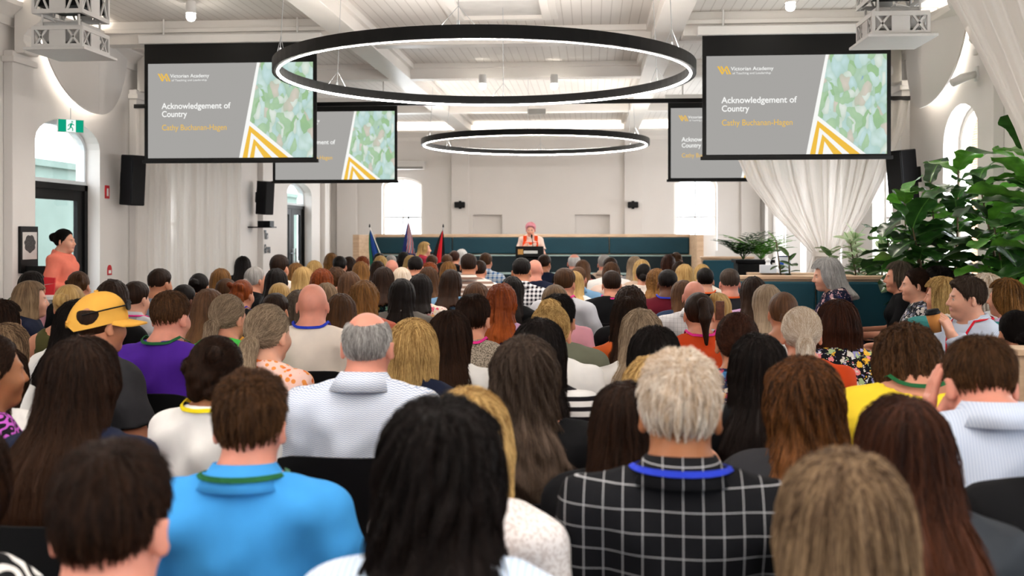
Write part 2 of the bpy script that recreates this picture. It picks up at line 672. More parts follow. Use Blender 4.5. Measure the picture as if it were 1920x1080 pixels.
def ring_lamp(y, r, z, label, sample=96, fill=False):
    root = empty('ring_pendant_lamp', (XC, y, z), label=label, cat='lamp', group='black ring pendant lamps')
    b = MB()
    prof = [(r + 0.028, -0.05), (r + 0.028, 0.05), (r - 0.028, 0.05), (r - 0.028, -0.042), (r - 0.02, -0.043), (r - 0.014, -0.046), (r - 0.011, -0.05)]
    n = len(prof)
    P = [[(a * math.cos(2 * math.pi * k / sample), a * math.sin(2 * math.pi * k / sample), h) for a, h in prof + prof[:1]] for k in range(sample)]
    b.grid(P, closed_u=True)
    b.obj('housing', M_BLACK, root)
    b = MB()
    prof = [(r - 0.030, -0.040), (r - 0.030, -0.052), (r - 0.012, -0.0535)]
    P = [[(a * math.cos(2 * math.pi * k / sample), a * math.sin(2 * math.pi * k / sample), h) for a, h in prof] for k in range(sample)]
    b.grid(P, closed_u=True)
    b.obj('light_strip', M_RINGFILL if fill else M_RING, root)
    b = MB()
    prof = [(r - 0.012, 0.052), (r + 0.012, 0.052)]
    P = [[(a * math.cos(2 * math.pi * k / sample), a * math.sin(2 * math.pi * k / sample), h) for a, h in prof] for k in range(sample)]
    b.grid(P, closed_u=True)
    b.obj('added_uplight_strip', M_RINGFILL if fill else M_RINGUP, root)  # strip added on top, out of sight, to brighten the ceiling
    for k in range(6):
        a = 2 * math.pi * (k + 0.5) / 6
        p = Vector((r * math.cos(a), r * math.sin(a), 0.055))
        b = MB()
        top = Vector((p.x * 0.97, p.y * 0.97, ZC - z))
        b.tube([p, top], 0.003, 5)
        b.tube([p + Vector((-p.y, p.x, 0)).normalized() * 0.12, p + (top - p) * 0.14], 0.002, 5)
        b.tube([p - Vector((-p.y, p.x, 0)).normalized() * 0.12, p + (top - p) * 0.14], 0.002, 5)
        b.lathe([(0.012, -0.01), (0.012, 0.03)], 8, (p.x, p.y, 0.055))
        b.obj('suspension_wire', M_STEEL, root)
    return root


ring_lamp(9.13, 1.886, 3.085, 'large black ring pendant lamp hanging in front of the screens')
ring_lamp(17.3, 1.95, 3.19, 'smaller-looking black ring pendant lamp hanging towards the podium')
ring_lamp(0.95, 1.95, 3.09, 'added unseen black ring pendant lamp hanging over the last audience rows', fill=True)  # unseen third ring, added to light the rows nearest the camera

# ------------------------------------------------------------------ ceiling downlights
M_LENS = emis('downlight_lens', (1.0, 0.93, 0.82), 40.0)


def downlight(p, label, power=DOWN_W):
    root = empty('ceiling_spotlight', p, label=label, cat='light', group='ceiling spotlights')
    b = MB(); b.lathe([(0.05, 0.0), (0.055, -0.04), (0.055, -0.13), (0.048, -0.13), (0.045, -0.06)], 20, cap=False)
    b.obj('spot_can', M_WHITEPL, root, smooth=True)
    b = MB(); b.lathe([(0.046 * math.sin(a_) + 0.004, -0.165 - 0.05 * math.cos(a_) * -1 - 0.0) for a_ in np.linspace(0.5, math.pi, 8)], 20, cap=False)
    b.obj('lens', M_LENS, root, smooth=True)  # lens swollen into a globe to imitate its glare
    l = bpy.data.lights.new('spot_beam', 'SPOT'); l.energy = power; l.spot_size = math.radians(110); l.spot_blend = 0.6
    l.color = (1, 0.92, 0.8); l.shadow_soft_size = 0.05
    o = mkobj('spot_beam', l, root, (0, 0, -0.25))


for px, py, z, lab in ((358, 20, ZC, 'bright ceiling spotlight between the white projector cage and the screen'),
                       (905, 153, 3.90, 'bright ceiling spotlight under the cross beam inside the large ring, one nearer the flags'),
                       (1039, 153, 3.90, 'bright ceiling spotlight under the cross beam inside the large ring, one nearer the curtain'),
                       (1482, 0, ZC, 'bright ceiling spotlight above the screen over the tied curtain')):
    r = ray(px, py); t = (z - 0.1 - EYE) / r.z
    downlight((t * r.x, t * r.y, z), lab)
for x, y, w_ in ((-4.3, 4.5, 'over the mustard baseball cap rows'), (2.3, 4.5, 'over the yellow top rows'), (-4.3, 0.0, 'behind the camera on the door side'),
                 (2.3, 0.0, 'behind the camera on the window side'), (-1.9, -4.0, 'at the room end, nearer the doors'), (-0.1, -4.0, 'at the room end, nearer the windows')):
    downlight((x, y, ZC), 'added unseen ceiling spotlight ' + w_)  # unseen spotlights added to light the near end of the room

# ------------------------------------------------------------------ implicit-surface modelling (bodies, clothes, hair)
def quads_from_field(F, xs, ys, zs):
    """surface nets on a rectilinear grid -> verts (n,3), quads (m,4)"""
    S = F < 0
    nx, ny, nz = F.shape
    cnt = np.zeros((nx - 1, ny - 1, nz - 1), np.int8)
    for i in (0, 1):
        for j in (0, 1):
            for k in (0, 1):
                cnt += S[i:nx - 1 + i, j:ny - 1 + j, k:nz - 1 + k]
    act = (cnt > 0) & (cnt < 8)
    I, J, K = np.nonzero(act)
    n = len(I)
    idx = -np.ones(act.shape, np.int32)
    idx[I, J, K] = np.arange(n)
    acc = np.zeros((n, 3)); num = np.zeros(n)
    cs = [(a, b, c) for a in (0, 1) for b in (0, 1) for c in (0, 1)]
    for a in cs:
        for ax in range(3):
            if a[ax]:
                continue
            b = list(a); b[ax] = 1
            va = F[I + a[0], J + a[1], K + a[2]]; vb = F[I + b[0], J + b[1], K + b[2]]
            m = (va < 0) != (vb < 0)
            t = np.where(m, va / np.where(m, va - vb, 1), 0)
            pa = np.stack([xs[I + a[0]], ys[J + a[1]], zs[K + a[2]]], 1)
            pb = np.stack([xs[I + b[0]], ys[J + b[1]], zs[K + b[2]]], 1)
            acc += np.where(m[:, None], pa + (pb - pa) * t[:, None], 0)
            num += m
    V = acc / num[:, None]
    Q = []
    for ax in range(3):
        sl0 = [slice(None)] * 3; sl1 = [slice(None)] * 3
        sl0[ax] = slice(0, -1); sl1[ax] = slice(1, None)
        s0, s1 = S[tuple(sl0)], S[tuple(sl1)]
        e = s0 != s1
        o1, o2 = (ax + 1) % 3, (ax + 2) % 3
        lim = [slice(None)] * 3
        lim[o1] = slice(1, -1); lim[o2] = slice(1, -1)
        mask = np.zeros_like(e); mask[tuple(lim)] = e[tuple(lim)]
        P = np.stack(np.nonzero(mask), 1)
        if not len(P):
            continue
        d1 = np.zeros(3, int); d1[o1] = 1
        d2 = np.zeros(3, int); d2[o2] = 1
        g = lambda q: idx[q[:, 0], q[:, 1], q[:, 2]]
        q = np.stack([g(P - d1 - d2), g(P - d2), g(P), g(P - d1)], 1)
        flip = ~s0[P[:, 0], P[:, 1], P[:, 2]]
        q[flip] = q[flip][:, ::-1]
        Q.append(q)
    return V, np.concatenate(Q)


def np_mesh(name, V, Q, smooth=True):
    me = bpy.data.meshes.new(name)
    me.vertices.add(len(V)); me.vertices.foreach_set('co', V.astype(np.float32).ravel())
    me.loops.add(Q.size); me.loops.foreach_set('vertex_index', Q.astype(np.int32).ravel())
    me.polygons.add(len(Q))
    me.polygons.foreach_set('loop_start', np.arange(0, Q.size, 4, dtype=np.int32))
    me.polygons.foreach_set('use_smooth', np.ones(len(Q), bool))
    me.update(calc_edges=True)
    return me


def sminf(a, b, k):
    if k <= 0:
        return np.minimum(a, b)
    h = np.maximum(k - np.abs(a - b), 0) / k
    return np.minimum(a, b) - h * h * k * 0.25


def smaxf(a, b, k):
    return -sminf(-a, -b, k)


class Vol:
    def __init__(s, xs, ys, zs):
        s.xs, s.ys, s.zs = (np.asarray(q, np.float32) for q in (xs, ys, zs))
        s.F = np.full((len(xs), len(ys), len(zs)), 0.12, np.float32)
        s.X, s.Y, s.Z = s.xs[:, None, None], s.ys[None, :, None], s.zs[None, None, :]

    def put(s, prim, k=0.02, grow=0.0, mode='u'):
        fn, lo, hi = prim
        m = 0.03 + k + abs(grow)
        sl = []
        for ax, c in zip(range(3), (s.xs, s.ys, s.zs)):
            a = np.searchsorted(c, lo[ax] - m); b = np.searchsorted(c, hi[ax] + m)
            if b <= a:
                return s
            sl.append(slice(a, b))
        d = fn(s.xs[sl[0]][:, None, None], s.ys[sl[1]][None, :, None], s.zs[sl[2]][None, None, :]) - grow
        sl = tuple(sl)
        if mode == 'u':
            s.F[sl] = sminf(s.F[sl], d, k)
        else:
            s.F[sl] = smaxf(s.F[sl], -d, k)
        return s

    def cut(s, d, k=0.0):
        s.F = smaxf(s.F, np.broadcast_to(d, s.F.shape), k).astype(np.float32)
        return s

    def mesh(s, name, relax=0):
        V, Q = quads_from_field(s.F, s.xs, s.ys, s.zs)
        s.V, s.Q = V, Q
        return np_mesh(name, V, Q)


def capsule(a, b, ra, rb=None):
    rb = ra if rb is None else rb
    a = np.array(a, float); b = np.array(b, float); d = b - a; L = max(float(d @ d), 1e-9)
    R = max(ra, rb)

    def fn(X, Y, Z):
        t = np.clip(((X - a[0]) * d[0] + (Y - a[1]) * d[1] + (Z - a[2]) * d[2]) / L, 0, 1)
        return np.sqrt((X - a[0] - t * d[0]) ** 2 + (Y - a[1] - t * d[1]) ** 2 + (Z - a[2] - t * d[2]) ** 2) - (ra + t * (rb - ra))
    return fn, np.minimum(a, b) - R, np.maximum(a, b) + R


def ellip(c, r, R=None):
    c = np.array(c, float); r = np.array(r, float)
    if R is None:
        def fn(X, Y, Z):
            x, y, z = (X - c[0]) / r[0], (Y - c[1]) / r[1], (Z - c[2]) / r[2]
            k0 = np.sqrt(x * x + y * y + z * z) + 1e-6
            k1 = np.sqrt((x / r[0]) ** 2 + (y / r[1]) ** 2 + (z / r[2]) ** 2) + 1e-6
            return k0 * (k0 - 1) / k1
        return fn, c - r, c + r
    R = np.array(R, float); m = r.max()

    def fn(X, Y, Z):
        X, Y, Z = X - c[0], Y - c[1], Z - c[2]
        l = [(R[0, i] * X + R[1, i] * Y + R[2, i] * Z) / r[i] for i in range(3)]
        k0 = np.sqrt(l[0] ** 2 + l[1] ** 2 + l[2] ** 2) + 1e-6
        k1 = np.sqrt((l[0] / r[0]) ** 2 + (l[1] / r[1]) ** 2 + (l[2] / r[2]) ** 2) + 1e-6
        return k0 * (k0 - 1) / k1
    return fn, c - m, c + m


def spaced(segs):
    """[(from, to, step), ...] -> one ascending coordinate array"""
    out = []
    for a, b, h in segs:
        n = max(2, int(round((b - a) / h)) + 1)
        out += list(np.linspace(a, b, n)[(1 if out else 0):])
    return np.array(out)


# ------------------------------------------------------------------ bodies
BUILD = {
    'm': dict(sh=0.185, ch=(0.168, 0.112), wa=(0.150, 0.118), hp=(0.165, 0.135), arm=1.08, neck=0.058, bust=0.0),
    'f': dict(sh=0.160, ch=(0.142, 0.100), wa=(0.125, 0.102), hp=(0.165, 0.135), arm=0.90, neck=0.047, bust=1.0),
    'l': dict(sh=0.190, ch=(0.195, 0.150), wa=(0.200, 0.175), hp=(0.205, 0.165), arm=1.22, neck=0.060, bust=0.5),
}
HEADC = (0.0, 0.042, 1.122)
HS = 0.93          # head size


def seated(build, **over):
    q = BUILD[build]; sh = q['sh']
    J = dict(sh=[(-sh, -0.005, 0.926), (sh, -0.005, 0.926)],
             el=[(-sh - 0.055, 0.03, 0.685), (sh + 0.055, 0.03, 0.685)],
             wr=[(-0.085, 0.27, 0.655), (0.085, 0.27, 0.655)],
             hd=[(0.35, 0.9, -0.15), (-0.35, 0.9, -0.15)], hn=[(0, 0.1, -1), (0, 0.1, -1)], curl=(0.35, 0.35),
             hip=[(-0.09, 0.02, 0.54), (0.09, 0.02, 0.54)], kn=[(-0.12, 0.44, 0.545), (0.12, 0.44, 0.545)],
             an=[(-0.12, 0.45, 0.09), (0.12, 0.45, 0.09)], toe=[(-0.13, 0.60, 0.035), (0.13, 0.60, 0.035)],
             head=HEADC, hrot=(0, 0, 0), lean=0.0, pelvis=0.56)
    J.update(over)
    return J


def hand_prims(w, d, nrm, curl, side):
    w = np.array(w, float); d = np.array(d, float); d /= np.linalg.norm(d)
    nrm = np.array(nrm, float); nrm -= d * (nrm @ d); nrm /= np.linalg.norm(nrm)      # palm side
    a = np.cross(d, nrm)                                                            # across the palm
    if side > 0: a = -a
    P = []
    for o in (-0.024, -0.008, 0.008, 0.024):
        P.append(('hand', capsule(w + a * o * 0.7 + d * 0.012, w + a * o + d * 0.078, 0.0135, 0.0125), 0.012))
    for o, L in ((-0.029, 0.078), (-0.010, 0.088), (0.010, 0.083), (0.028, 0.066)):
        p = w + a * o + d * 0.082
        c1, c2 = curl * 0.9, curl * 2.0
        q = p + (d * math.cos(c1) + nrm * math.sin(c1)) * L * 0.52
        r = q + (d * math.cos(c2) + nrm * math.sin(c2)) * L * 0.48
        P.append(('finger', capsule(p, q, 0.0098, 0.0088), 0.004))
        P.append(('finger', capsule(q, r, 0.0088, 0.0072), 0.003))
    p = w - a * 0.026 + d * 0.022
    q = p - a * 0.026 + d * 0.034 + nrm * 0.014
    r = q + d * 0.032 + nrm * 0.012 - a * 0.004
    P.append(('finger', capsule(p, q, 0.0135, 0.0105), 0.008))
    P.append(('finger', capsule(q, r, 0.0105, 0.0085), 0.003))
    return P


def head_matrix(J):
    y, p, r = J['hrot']
    return np.array(Euler((math.radians(p), math.radians(r), math.radians(y)), 'XYZ').to_matrix())


def body_prims(build, J):
    q = BUILD[build]; P = []
    ln = J['lean']; pz = J['pelvis']

    def T(x, y, z):                 # lean the trunk forward about the pelvis
        dz = z - pz
        return (x, y + ln * dz, z - 0.35 * ln * abs(ln) * dz)
    c0, c1 = q['ch']; w0, w1 = q['wa']; h0, h1 = q['hp']
    P.append(('torso', ellip(T(0, 0.0, pz - 0.01), (h0, h1, 0.125)), 0.03))
    P.append(('torso', ellip(T(0, 0.012, pz + 0.13), (w0, w1, 0.16)), 0.08))
    P.append(('torso', ellip(T(0, 0.0, pz + 0.31), (c0, c1, 0.17)), 0.08))
    sl, sr = J['sh']
    P.append(('torso', capsule((sl[0] + (sr[0] - sl[0]) * 0.09, sl[1], sl[2] - 0.004), (sr[0] + (sl[0] - sr[0]) * 0.09, sr[1], sr[2] - 0.004), 0.054 * (0.5 + q['arm'] * 0.5)), 0.06))
    hc = np.array(J['head']); R = head_matrix(J)
    H = lambda p: tuple(hc + R @ (HS * np.array(p)))
    nb = np.array([(sl[0] + sr[0]) / 2, (sl[1] + sr[1]) / 2 - 0.005, (sl[2] + sr[2]) / 2 + 0.080])
    for s in (sl, sr):
        P.append(('torso', capsule(nb + np.array([0, -0.010, 0.018]), (nb[0] + (s[0] - nb[0]) * 0.86, s[1] - 0.004, s[2] + 0.008), 0.036, 0.042), 0.045))
    if q['bust']:
        for s in (-1, 1):
            P.append(('torso', ellip(T(s * 0.068, c1 * 0.72, pz + 0.285), (0.062, 0.055, 0.06)), 0.04))
    for i, s in ((0, -1), (1, 1)):
        a = q['arm']
        P.append(('uarm%d' % i, capsule(J['sh'][i], J['el'][i], 0.054 * a, 0.042 * a), 0.03))
        P.append(('farm%d' % i, capsule(J['el'][i], J['wr'][i], 0.041 * a, 0.027 * a), 0.02))
        P += hand_prims(J['wr'][i], J['hd'][i], J['hn'][i], J['curl'][i], s)
        f = 1.0 if build != 'l' else 1.2
        P.append(('thigh%d' % i, capsule(J['hip'][i], J['kn'][i], 0.088 * f, 0.060 * f), 0.05))
        P.append(('shin%d' % i, capsule(J['kn'][i], J['an'][i], 0.058 * f, 0.038 * f), 0.03))
        P.append(('foot', capsule((J['an'][i][0], J['an'][i][1] - 0.02, J['an'][i][2] - 0.045), J['toe'][i], 0.036, 0.028), 0.03))
    P.append(('neck', capsule(nb + np.array([0, -0.005, -0.03]), H((0, -0.022, -0.055)), q['neck'] * 1.06, q['neck'] * 0.98), 0.035))
    E = lambda c, r, k, tg='head', Rl=None: P.append((tg, ellip(H(c), tuple(HS * q_ for q_ in r), R if Rl is None else R @ Rl), k))
    E((0, -0.014, 0.032), (0.0755, 0.096, 0.090), 0.02)
    E((0, 0.026, -0.042), (0.057, 0.066, 0.072), 0.05)
    E((0, 0.066, -0.094), (0.026, 0.024, 0.020), 0.03)
    for s in (-1, 1):
        E((s * 0.040, 0.058, -0.030), (0.024, 0.026, 0.026), 0.03)
    P.append(('head', capsule(H((-0.034, 0.078, 0.022)), H((0.034, 0.078, 0.022)), 0.0095), 0.018))
    P.append(('head', capsule(H((0, 0.090, 0.012)), H((0, 0.110, -0.026)), 0.007, 0.0105), 0.012))
    P.append(('head', capsule(H((-0.012, 0.096, -0.030)), H((0.012, 0.096, -0.030)), 0.0085), 0.008))
    P.append(('head', capsule(H((-0.019, 0.084, -0.061)), H((0.019, 0.084, -0.061)), 0.0095), 0.008))
    for s in (-1, 1):
        P.append(('socket', ellip(H((s * 0.031, 0.100, 0.003)), (0.017, 0.014, 0.010), R), 0.010))
        P.append(('head', ellip(H((s * 0.030, 0.073, 0.003)), (0.0145, 0.0145, 0.0135), R), 0.003))
        Re = np.array(Euler((math.radians(-8), 0, math.radians(-s * 36)), 'XYZ').to_matrix())
        E((s * 0.0865, -0.014, -0.008), (0.0085, 0.021, 0.033), 0.007, 'ear', Re)
        P.append(('socket', ellip(H((s * 0.096, -0.002, -0.004)), (0.008, 0.009, 0.016), R), 0.006))
    return P


def vol_for(J, fine, coarse, zmin=0.0, zmax=None, hands=True):
    hc = J['head']
    pts = [J[k][i] for k in ('sh', 'el', 'wr', 'kn', 'an', 'toe') for i in (0, 1)]
    xmin = min(min(p[0] for p in pts), hc[0] - 0.2) - 0.14; xmax = max(max(p[0] for p in pts), hc[0] + 0.2) + 0.14
    ymin = min(min(p[1] for p in pts), -0.12) - 0.16; ymax = max(max(p[1] for p in pts), hc[1] + 0.1) + 0.16
    ztop = hc[2] + 0.15 if zmax is None else zmax
    boxes = [((hc[0] - 0.10, hc[0] + 0.10), (hc[1] - 0.125, hc[1] + 0.125), (hc[2] - 0.13, ztop))]
    if hands:
        for i in (0, 1):
            w = np.array(J['wr'][i]); d = np.array(J['hd'][i], float); d /= np.linalg.norm(d)
            e = w + d * 0.17
            lo = np.minimum(w, e) - 0.055; hi = np.maximum(w, e) + 0.055
            boxes.append(tuple((lo[k], hi[k]) for k in range(3)))
    axes = []
    for k, (a, b) in enumerate(((xmin, xmax), (ymin, ymax), (zmin - 0.03, ztop))):
        iv = sorted((max(a, q[k][0]), min(b, q[k][1])) for q in boxes)
        mg = []
        for u, v in iv:
            if v <= u: continue
            if mg and u <= mg[-1][1] + coarse * 2:
                mg[-1][1] = max(mg[-1][1], v)
            else:
                mg.append([u, v])
        segs = []; c = a
        for u, v in mg:
            if u - c > 1e-4: segs.append((c, u, coarse))
            segs.append((u, v, fine)); c = v
        if b - c > 1e-4: segs.append((c, b, coarse))
        axes.append(spaced(segs))
    return Vol(*axes)


def make_body(name, build, J, fine, coarse):
    v = vol_for(J, fine, coarse)
    for tg, p, k in body_prims(build, J):
        if tg == 'socket':
            v.put(p, k, mode='s')
        else:
            v.put(p, k)
    me = v.mesh(name)
    # painted lips, eyes and brows
    R = head_matrix(J); L = (v.V - np.array(J['head'])) @ R / HS
    col = np.zeros((len(L), 4), np.float32)

    def ball(c, r, rgb, a=1.0):
        d = np.sqrt((((L - np.array(c)) / np.array(r)) ** 2).sum(1))
        w = np.clip((1.25 - d) / 0.3, 0, 1) * a
        m = w > 0
        col[m, :3] = np.array(rgb); col[m, 3] = np.maximum(col[m, 3], w[m])
    ball((0, 0.093, -0.061), (0.024, 0.014, 0.010), (0.42, 0.13, 0.11), 0.75)
    for s in (-1, 1):
        ball((s * 0.031, 0.090, 0.003), (0.013, 0.010, 0.0055), (0.75, 0.72, 0.68))
        ball((s * 0.031, 0.092, 0.003), (0.0058, 0.010, 0.0058), (0.03, 0.02, 0.015))
        ball((s * 0.033, 0.090, 0.0225), (0.019, 0.014, 0.0045), (0.07, 0.045, 0.03), 0.8)
    ca = me.color_attributes.new('paint', 'FLOAT_COLOR', 'POINT')
    ca.data.foreach_set('color', col.ravel())
    return me


def wrinkle(v, amp, seed=0, f=26.0):
    r = np.random.RandomState(seed)
    ph = r.rand(6) * 6.28
    X, Y, Z = v.X, v.Y, v.Z
    w = (np.sin(f * (Z * 0.9 + X * 0.7) + 2.2 * np.sin(9 * X + ph[0]) + ph[1]) * np.sin(11 * (X - Y) + ph[2])
         + 0.8 * np.sin(f * 1.3 * (Z - 0.8 * X + 0.4 * Y) + 2 * np.sin(8 * Y + ph[3]) + ph[4]) * np.sin(9 * Z + ph[5]))
    v.F += (amp * (w - 0.35 * np.abs(w))).astype(np.float32)


def make_top(name, build, J, kind, h, zhem=0.50, seed=0, off=0.012, hem_std=None):
    """kind: tee, long, tank, scoop, jacket"""
    v = vol_for(J, h, h, zmin=zhem - 0.06, zmax=J['head'][2] - 0.02, hands=False)
    g = off + (0.010 if kind == 'jacket' else 0.0)
    prims = body_prims(build, J)
    for tg, p, k in prims:
        if tg == 'torso':
            v.put(p, k, g)
    for i in (0, 1):
        for tg, p, k in prims:
            if tg == 'uarm%d' % i and kind != 'tank':
                s = np.array(J['sh'][i], float); e = np.array(J['el'][i], float)
                a = BUILD[build]['arm']
                if kind in ('tee', 'scoop'):
                    d = e - s; L = np.linalg.norm(d); d /= L
                    end = s + d * L * 0.72
                    sub = Vol(v.xs, v.ys, v.zs)
                    sub.put(capsule(s, e, 0.054 * a + g + 0.008, 0.044 * a + g + 0.016), 0.0)
                    pl = (v.X - end[0]) * d[0] + (v.Y - end[1]) * d[1] + (v.Z - end[2]) * d[2]
                    sub.cut(pl)
                    v.F = sminf(v.F, sub.F, 0.03)
                else:
                    v.put(capsule(s, e, 0.054 * a + g + 0.006, 0.043 * a + g + 0.010), 0.03)
                    w = np.array(J['wr'][i], float); e2 = e + (w - e) * 0.92
                    sub = Vol(v.xs, v.ys, v.zs)
                    d = (w - e) / np.linalg.norm(w - e)
                    sub.put(capsule(e, w, 0.042 * a + g + 0.008, 0.030 * a + g + 0.006), 0.0)
                    sub.cut((v.X - e2[0]) * d[0] + (v.Y - e2[1]) * d[1] + (v.Z - e2[2]) * d[2])
                    v.F = sminf(v.F, sub.F, 0.02)
    wrinkle(v, 0.0062, seed)
    sl, sr = np.array(J['sh'][0]), np.array(J['sh'][1])
    nb = (sl + sr) / 2 + np.array([0, 0, 0.022])
    nr = BUILD[build]['neck']
    if kind in ('tank', 'scoop'):
        r = (0.115, 0.10, 0.085) if kind == 'scoop' else (0.105, 0.11, 0.10)
        v.put(ellip((nb[0], nb[1] + 0.0, nb[2] + 0.085), r), 0.01, mode='s')
    if kind == 'tank':
        for i, s in ((0, -1), (1, 1)):
            p = np.array(J['sh'][i])
            v.put(ellip((p[0] + s * 0.03, p[1], p[2] - 0.02), (0.062, 0.12, 0.12)), 0.012, mode='s')
    # neck hole
    v.put(ellip((nb[0], nb[1] + 0.012, nb[2] + 0.115), (nr + 0.028, nr + 0.036, 0.062)), 0.008, mode='s')
    v.cut(v.Z - (nb[2] + 0.080 - 0.35 * (v.Y - nb[1])), 0.006)
    v.cut(zhem - v.Z)
    return v.mesh(name)


def make_legs(name, build, J, h, ztop=0.64, zend=0.10, skirt=False):
    v = vol_for(J, h, h, zmax=ztop + 0.08, hands=False)
    for tg, p, k in body_prims(build, J):
        if tg == 'torso':
            v.put(p, k, 0.008)
        elif tg[:5] in ('thigh', 'shin0', 'shin1'):
            v.put(p, 0.05 if tg[0] == 't' else 0.03, 0.014)
    if skirt:
        a, b = J['kn']
        v.put(capsule((0, J['hip'][0][1] + 0.05, J['hip'][0][2]), ((a[0] + b[0]) / 2, a[1], a[2]), 0.12, 0.10), 0.08)
    wrinkle(v, 0.002, 5)
    v.cut(v.Z - ztop)
    v.cut(zend - v.Z)
    return v.mesh(name)


def make_shoes(name, J, h):
    v = vol_for(J, h, h, zmax=0.22 + max(J['an'][0][2], J['an'][1][2]), hands=False)
    for i in (0, 1):
        a = np.array(J['an'][i]); t = np.array(J['toe'][i])
        v.put(capsule((a[0], a[1] - 0.025, a[2] - 0.045), t, 0.044, 0.037), 0.02)
        v.put(capsule((a[0], a[1], a[2] - 0.04), (a[0], a[1], a[2] - 0.0), 0.044), 0.02)
    for i in (0, 1):
        a = J['an'][i]
    v.cut(-v.Z + min(J['toe'][0][2], J['toe'][1][2]) - 0.034)
    return v.mesh(name)


def make_lanyard(J, build, over=False):
    """flat band round the neck, over the shoulders and down the chest, with a card"""
    sl, sr = np.array(J['sh'][0]), np.array(J['sh'][1]); nb = (sl + sr) / 2 + np.array([0, 0, 0.022])
    r = BUILD[build]['neck'] + 0.010
    v = Vol(np.arange(-0.3, 0.3, 0.02) + nb[0], np.arange(-0.3, 0.35, 0.02) + nb[1], np.arange(0.5, 1.15, 0.02))
    for tg, p, k in body_prims(build, J):
        if tg in ('torso', 'neck'):
            v.put(p, k, 0.013 if tg == 'torso' else 0.004)

    def proj(p):
        for _ in range(6):
            f, g = tri(v, p[None]); g = g[0]; f = f[0]
            p = p - g * (f - 0.004) * 0.8
        return p
    pts = []
    for k in range(13):
        a = math.pi * (k / 12.0)                     # from right shoulder round the back to the left
        pts.append(np.array([nb[0] + r * math.cos(a), nb[1] - 0.012 - r * 0.95 * math.sin(a), nb[2] + 0.064 + 0.010 * math.sin(a)]))
    left = [np.array([nb[0] - r * (1 - t * 0.75), nb[1] + 0.02 + 0.14 * t, nb[2] + 0.060 - 0.36 * t]) for t in np.linspace(0.08, 1, 9)]
    right = [np.array([2 * nb[0] - p[0], p[1], p[2]]) for p in left]
    if over:                                         # worn outside a shirt collar
        pts = []
        for k in range(13):
            a = math.pi * (k / 12.0)
            pts.append(np.array([nb[0] + (r + 0.030) * math.cos(a) * 1.04, nb[1] - 0.006 - (r + 0.034) * math.sin(a), nb[2] + 0.080 + 0.006 * math.sin(a)]))
        path = [proj(p) for p in right[::-1]] + pts + [proj(p) for p in left]
    else:
        path = [proj(p) for p in right[::-1] + pts + left]
    b = MB(); rows = []
    for i, p in enumerate(path):
        d = path[min(i + 1, len(path) - 1)] - path[max(i - 1, 0)]; d /= np.linalg.norm(d)
        f, g = tri(v, p[None]); n = g[0] / (np.linalg.norm(g[0]) + 1e-6)
        s = np.cross(d, n); s /= np.linalg.norm(s)
        w = 0.0065
        rows.append([tuple(p - s * w), tuple(p - s * w + n * 0.003), tuple(p + s * w + n * 0.003), tuple(p + s * w)])
    b.grid([r_ + r_[:1] for r_ in rows])
    return b.mesh('lanyard', smooth=False)


def tri(v, p):
    """trilinear value and gradient of a field at points p (n,3)"""
    ix = []; fr = []
    for k, c in enumerate((v.xs, v.ys, v.zs)):
        i = np.clip(np.searchsorted(c, p[:, k]) - 1, 0, len(c) - 2)
        t = np.clip((p[:, k] - c[i]) / (c[i + 1] - c[i]), 0, 1)
        ix.append(i); fr.append(t)
    I, J, K = ix; a, b, c = fr
    F = v.F
    C = {}
    for x in (0, 1):
        for y in (0, 1):
            for z in (0, 1):
                C[x, y, z] = F[I + x, J + y, K + z]
    lx = {(y, z): C[0, y, z] * (1 - a) + C[1, y, z] * a for y in (0, 1) for z in (0, 1)}
    ly = {z: lx[0, z] * (1 - b) + lx[1, z] * b for z in (0, 1)}
    val = ly[0] * (1 - c) + ly[1] * c
    hx = v.xs[I + 1] - v.xs[I]; hy = v.ys[J + 1] - v.ys[J]; hz = v.zs[K + 1] - v.zs[K]
    gx = sum((C[1, y, z] - C[0, y, z]) * (b if y else 1 - b) * (c if z else 1 - c) for y in (0, 1) for z in (0, 1)) / hx
    gy = (lx[1, 0] - lx[0, 0]) * (1 - c) / hy + (lx[1, 1] - lx[0, 1]) * c / hy
    gz = (ly[1] - ly[0]) / hz
    return val, np.stack([gx, gy, gz], 1)


def make_collar(J, build):
    sl, sr = np.array(J['sh'][0]), np.array(J['sh'][1]); nb = (sl + sr) / 2 + np.array([0, 0, 0.022])
    r = BUILD[build]['neck']
    b = MB(); n = 26
    rows = []
    for k in range(n + 1):
        a = math.radians(-62 + 304 * k / n) + math.pi           # opening at the front
        a = math.radians(90 + 28 + (360 - 56) * k / n)
        cx, sx = math.cos(a), math.sin(a)
        back = (1 - sx) / 2
        zt = nb[2] + 0.092 + 0.018 * back
        pr = []
        fall = 0.052 + 0.022 * max(0, sx)
        for rr, z in ((r + 0.008, zt - 0.05), (r + 0.006, zt), (r + 0.012, zt + 0.004), (r + 0.052, zt - fall), (r + 0.047, zt - fall - 0.002), (r + 0.011, zt - 0.003)):
            pr.append((nb[0] + rr * cx * 1.04, nb[1] - 0.006 + rr * sx * 1.02, z))
        rows.append(pr + pr[:1])
    b.grid(rows)
    return b.mesh('collar', smooth=True)


# ------------------------------------------------------------------ hair
HL = {  # hairline: lowest z of the hair as a function of y
    'short': ([-0.2, -0.07, -0.03, -0.014, 0.012, 0.022, 0.034, 0.06, 0.085, 0.2], [-0.082, -0.078, -0.05, 0.022, 0.022, -0.012, 0.012, 0.060, 0.094, 0.13]),
    'full': ([-0.2, -0.05, -0.02, 0.012, 0.03, 0.055, 0.075, 0.2], [-0.09, -0.085, -0.05, 0.01, 0.02, 0.075, 0.098, 0.13]),
}
HAIR = {}
CROWN = np.array([0, -0.035, 0.118])


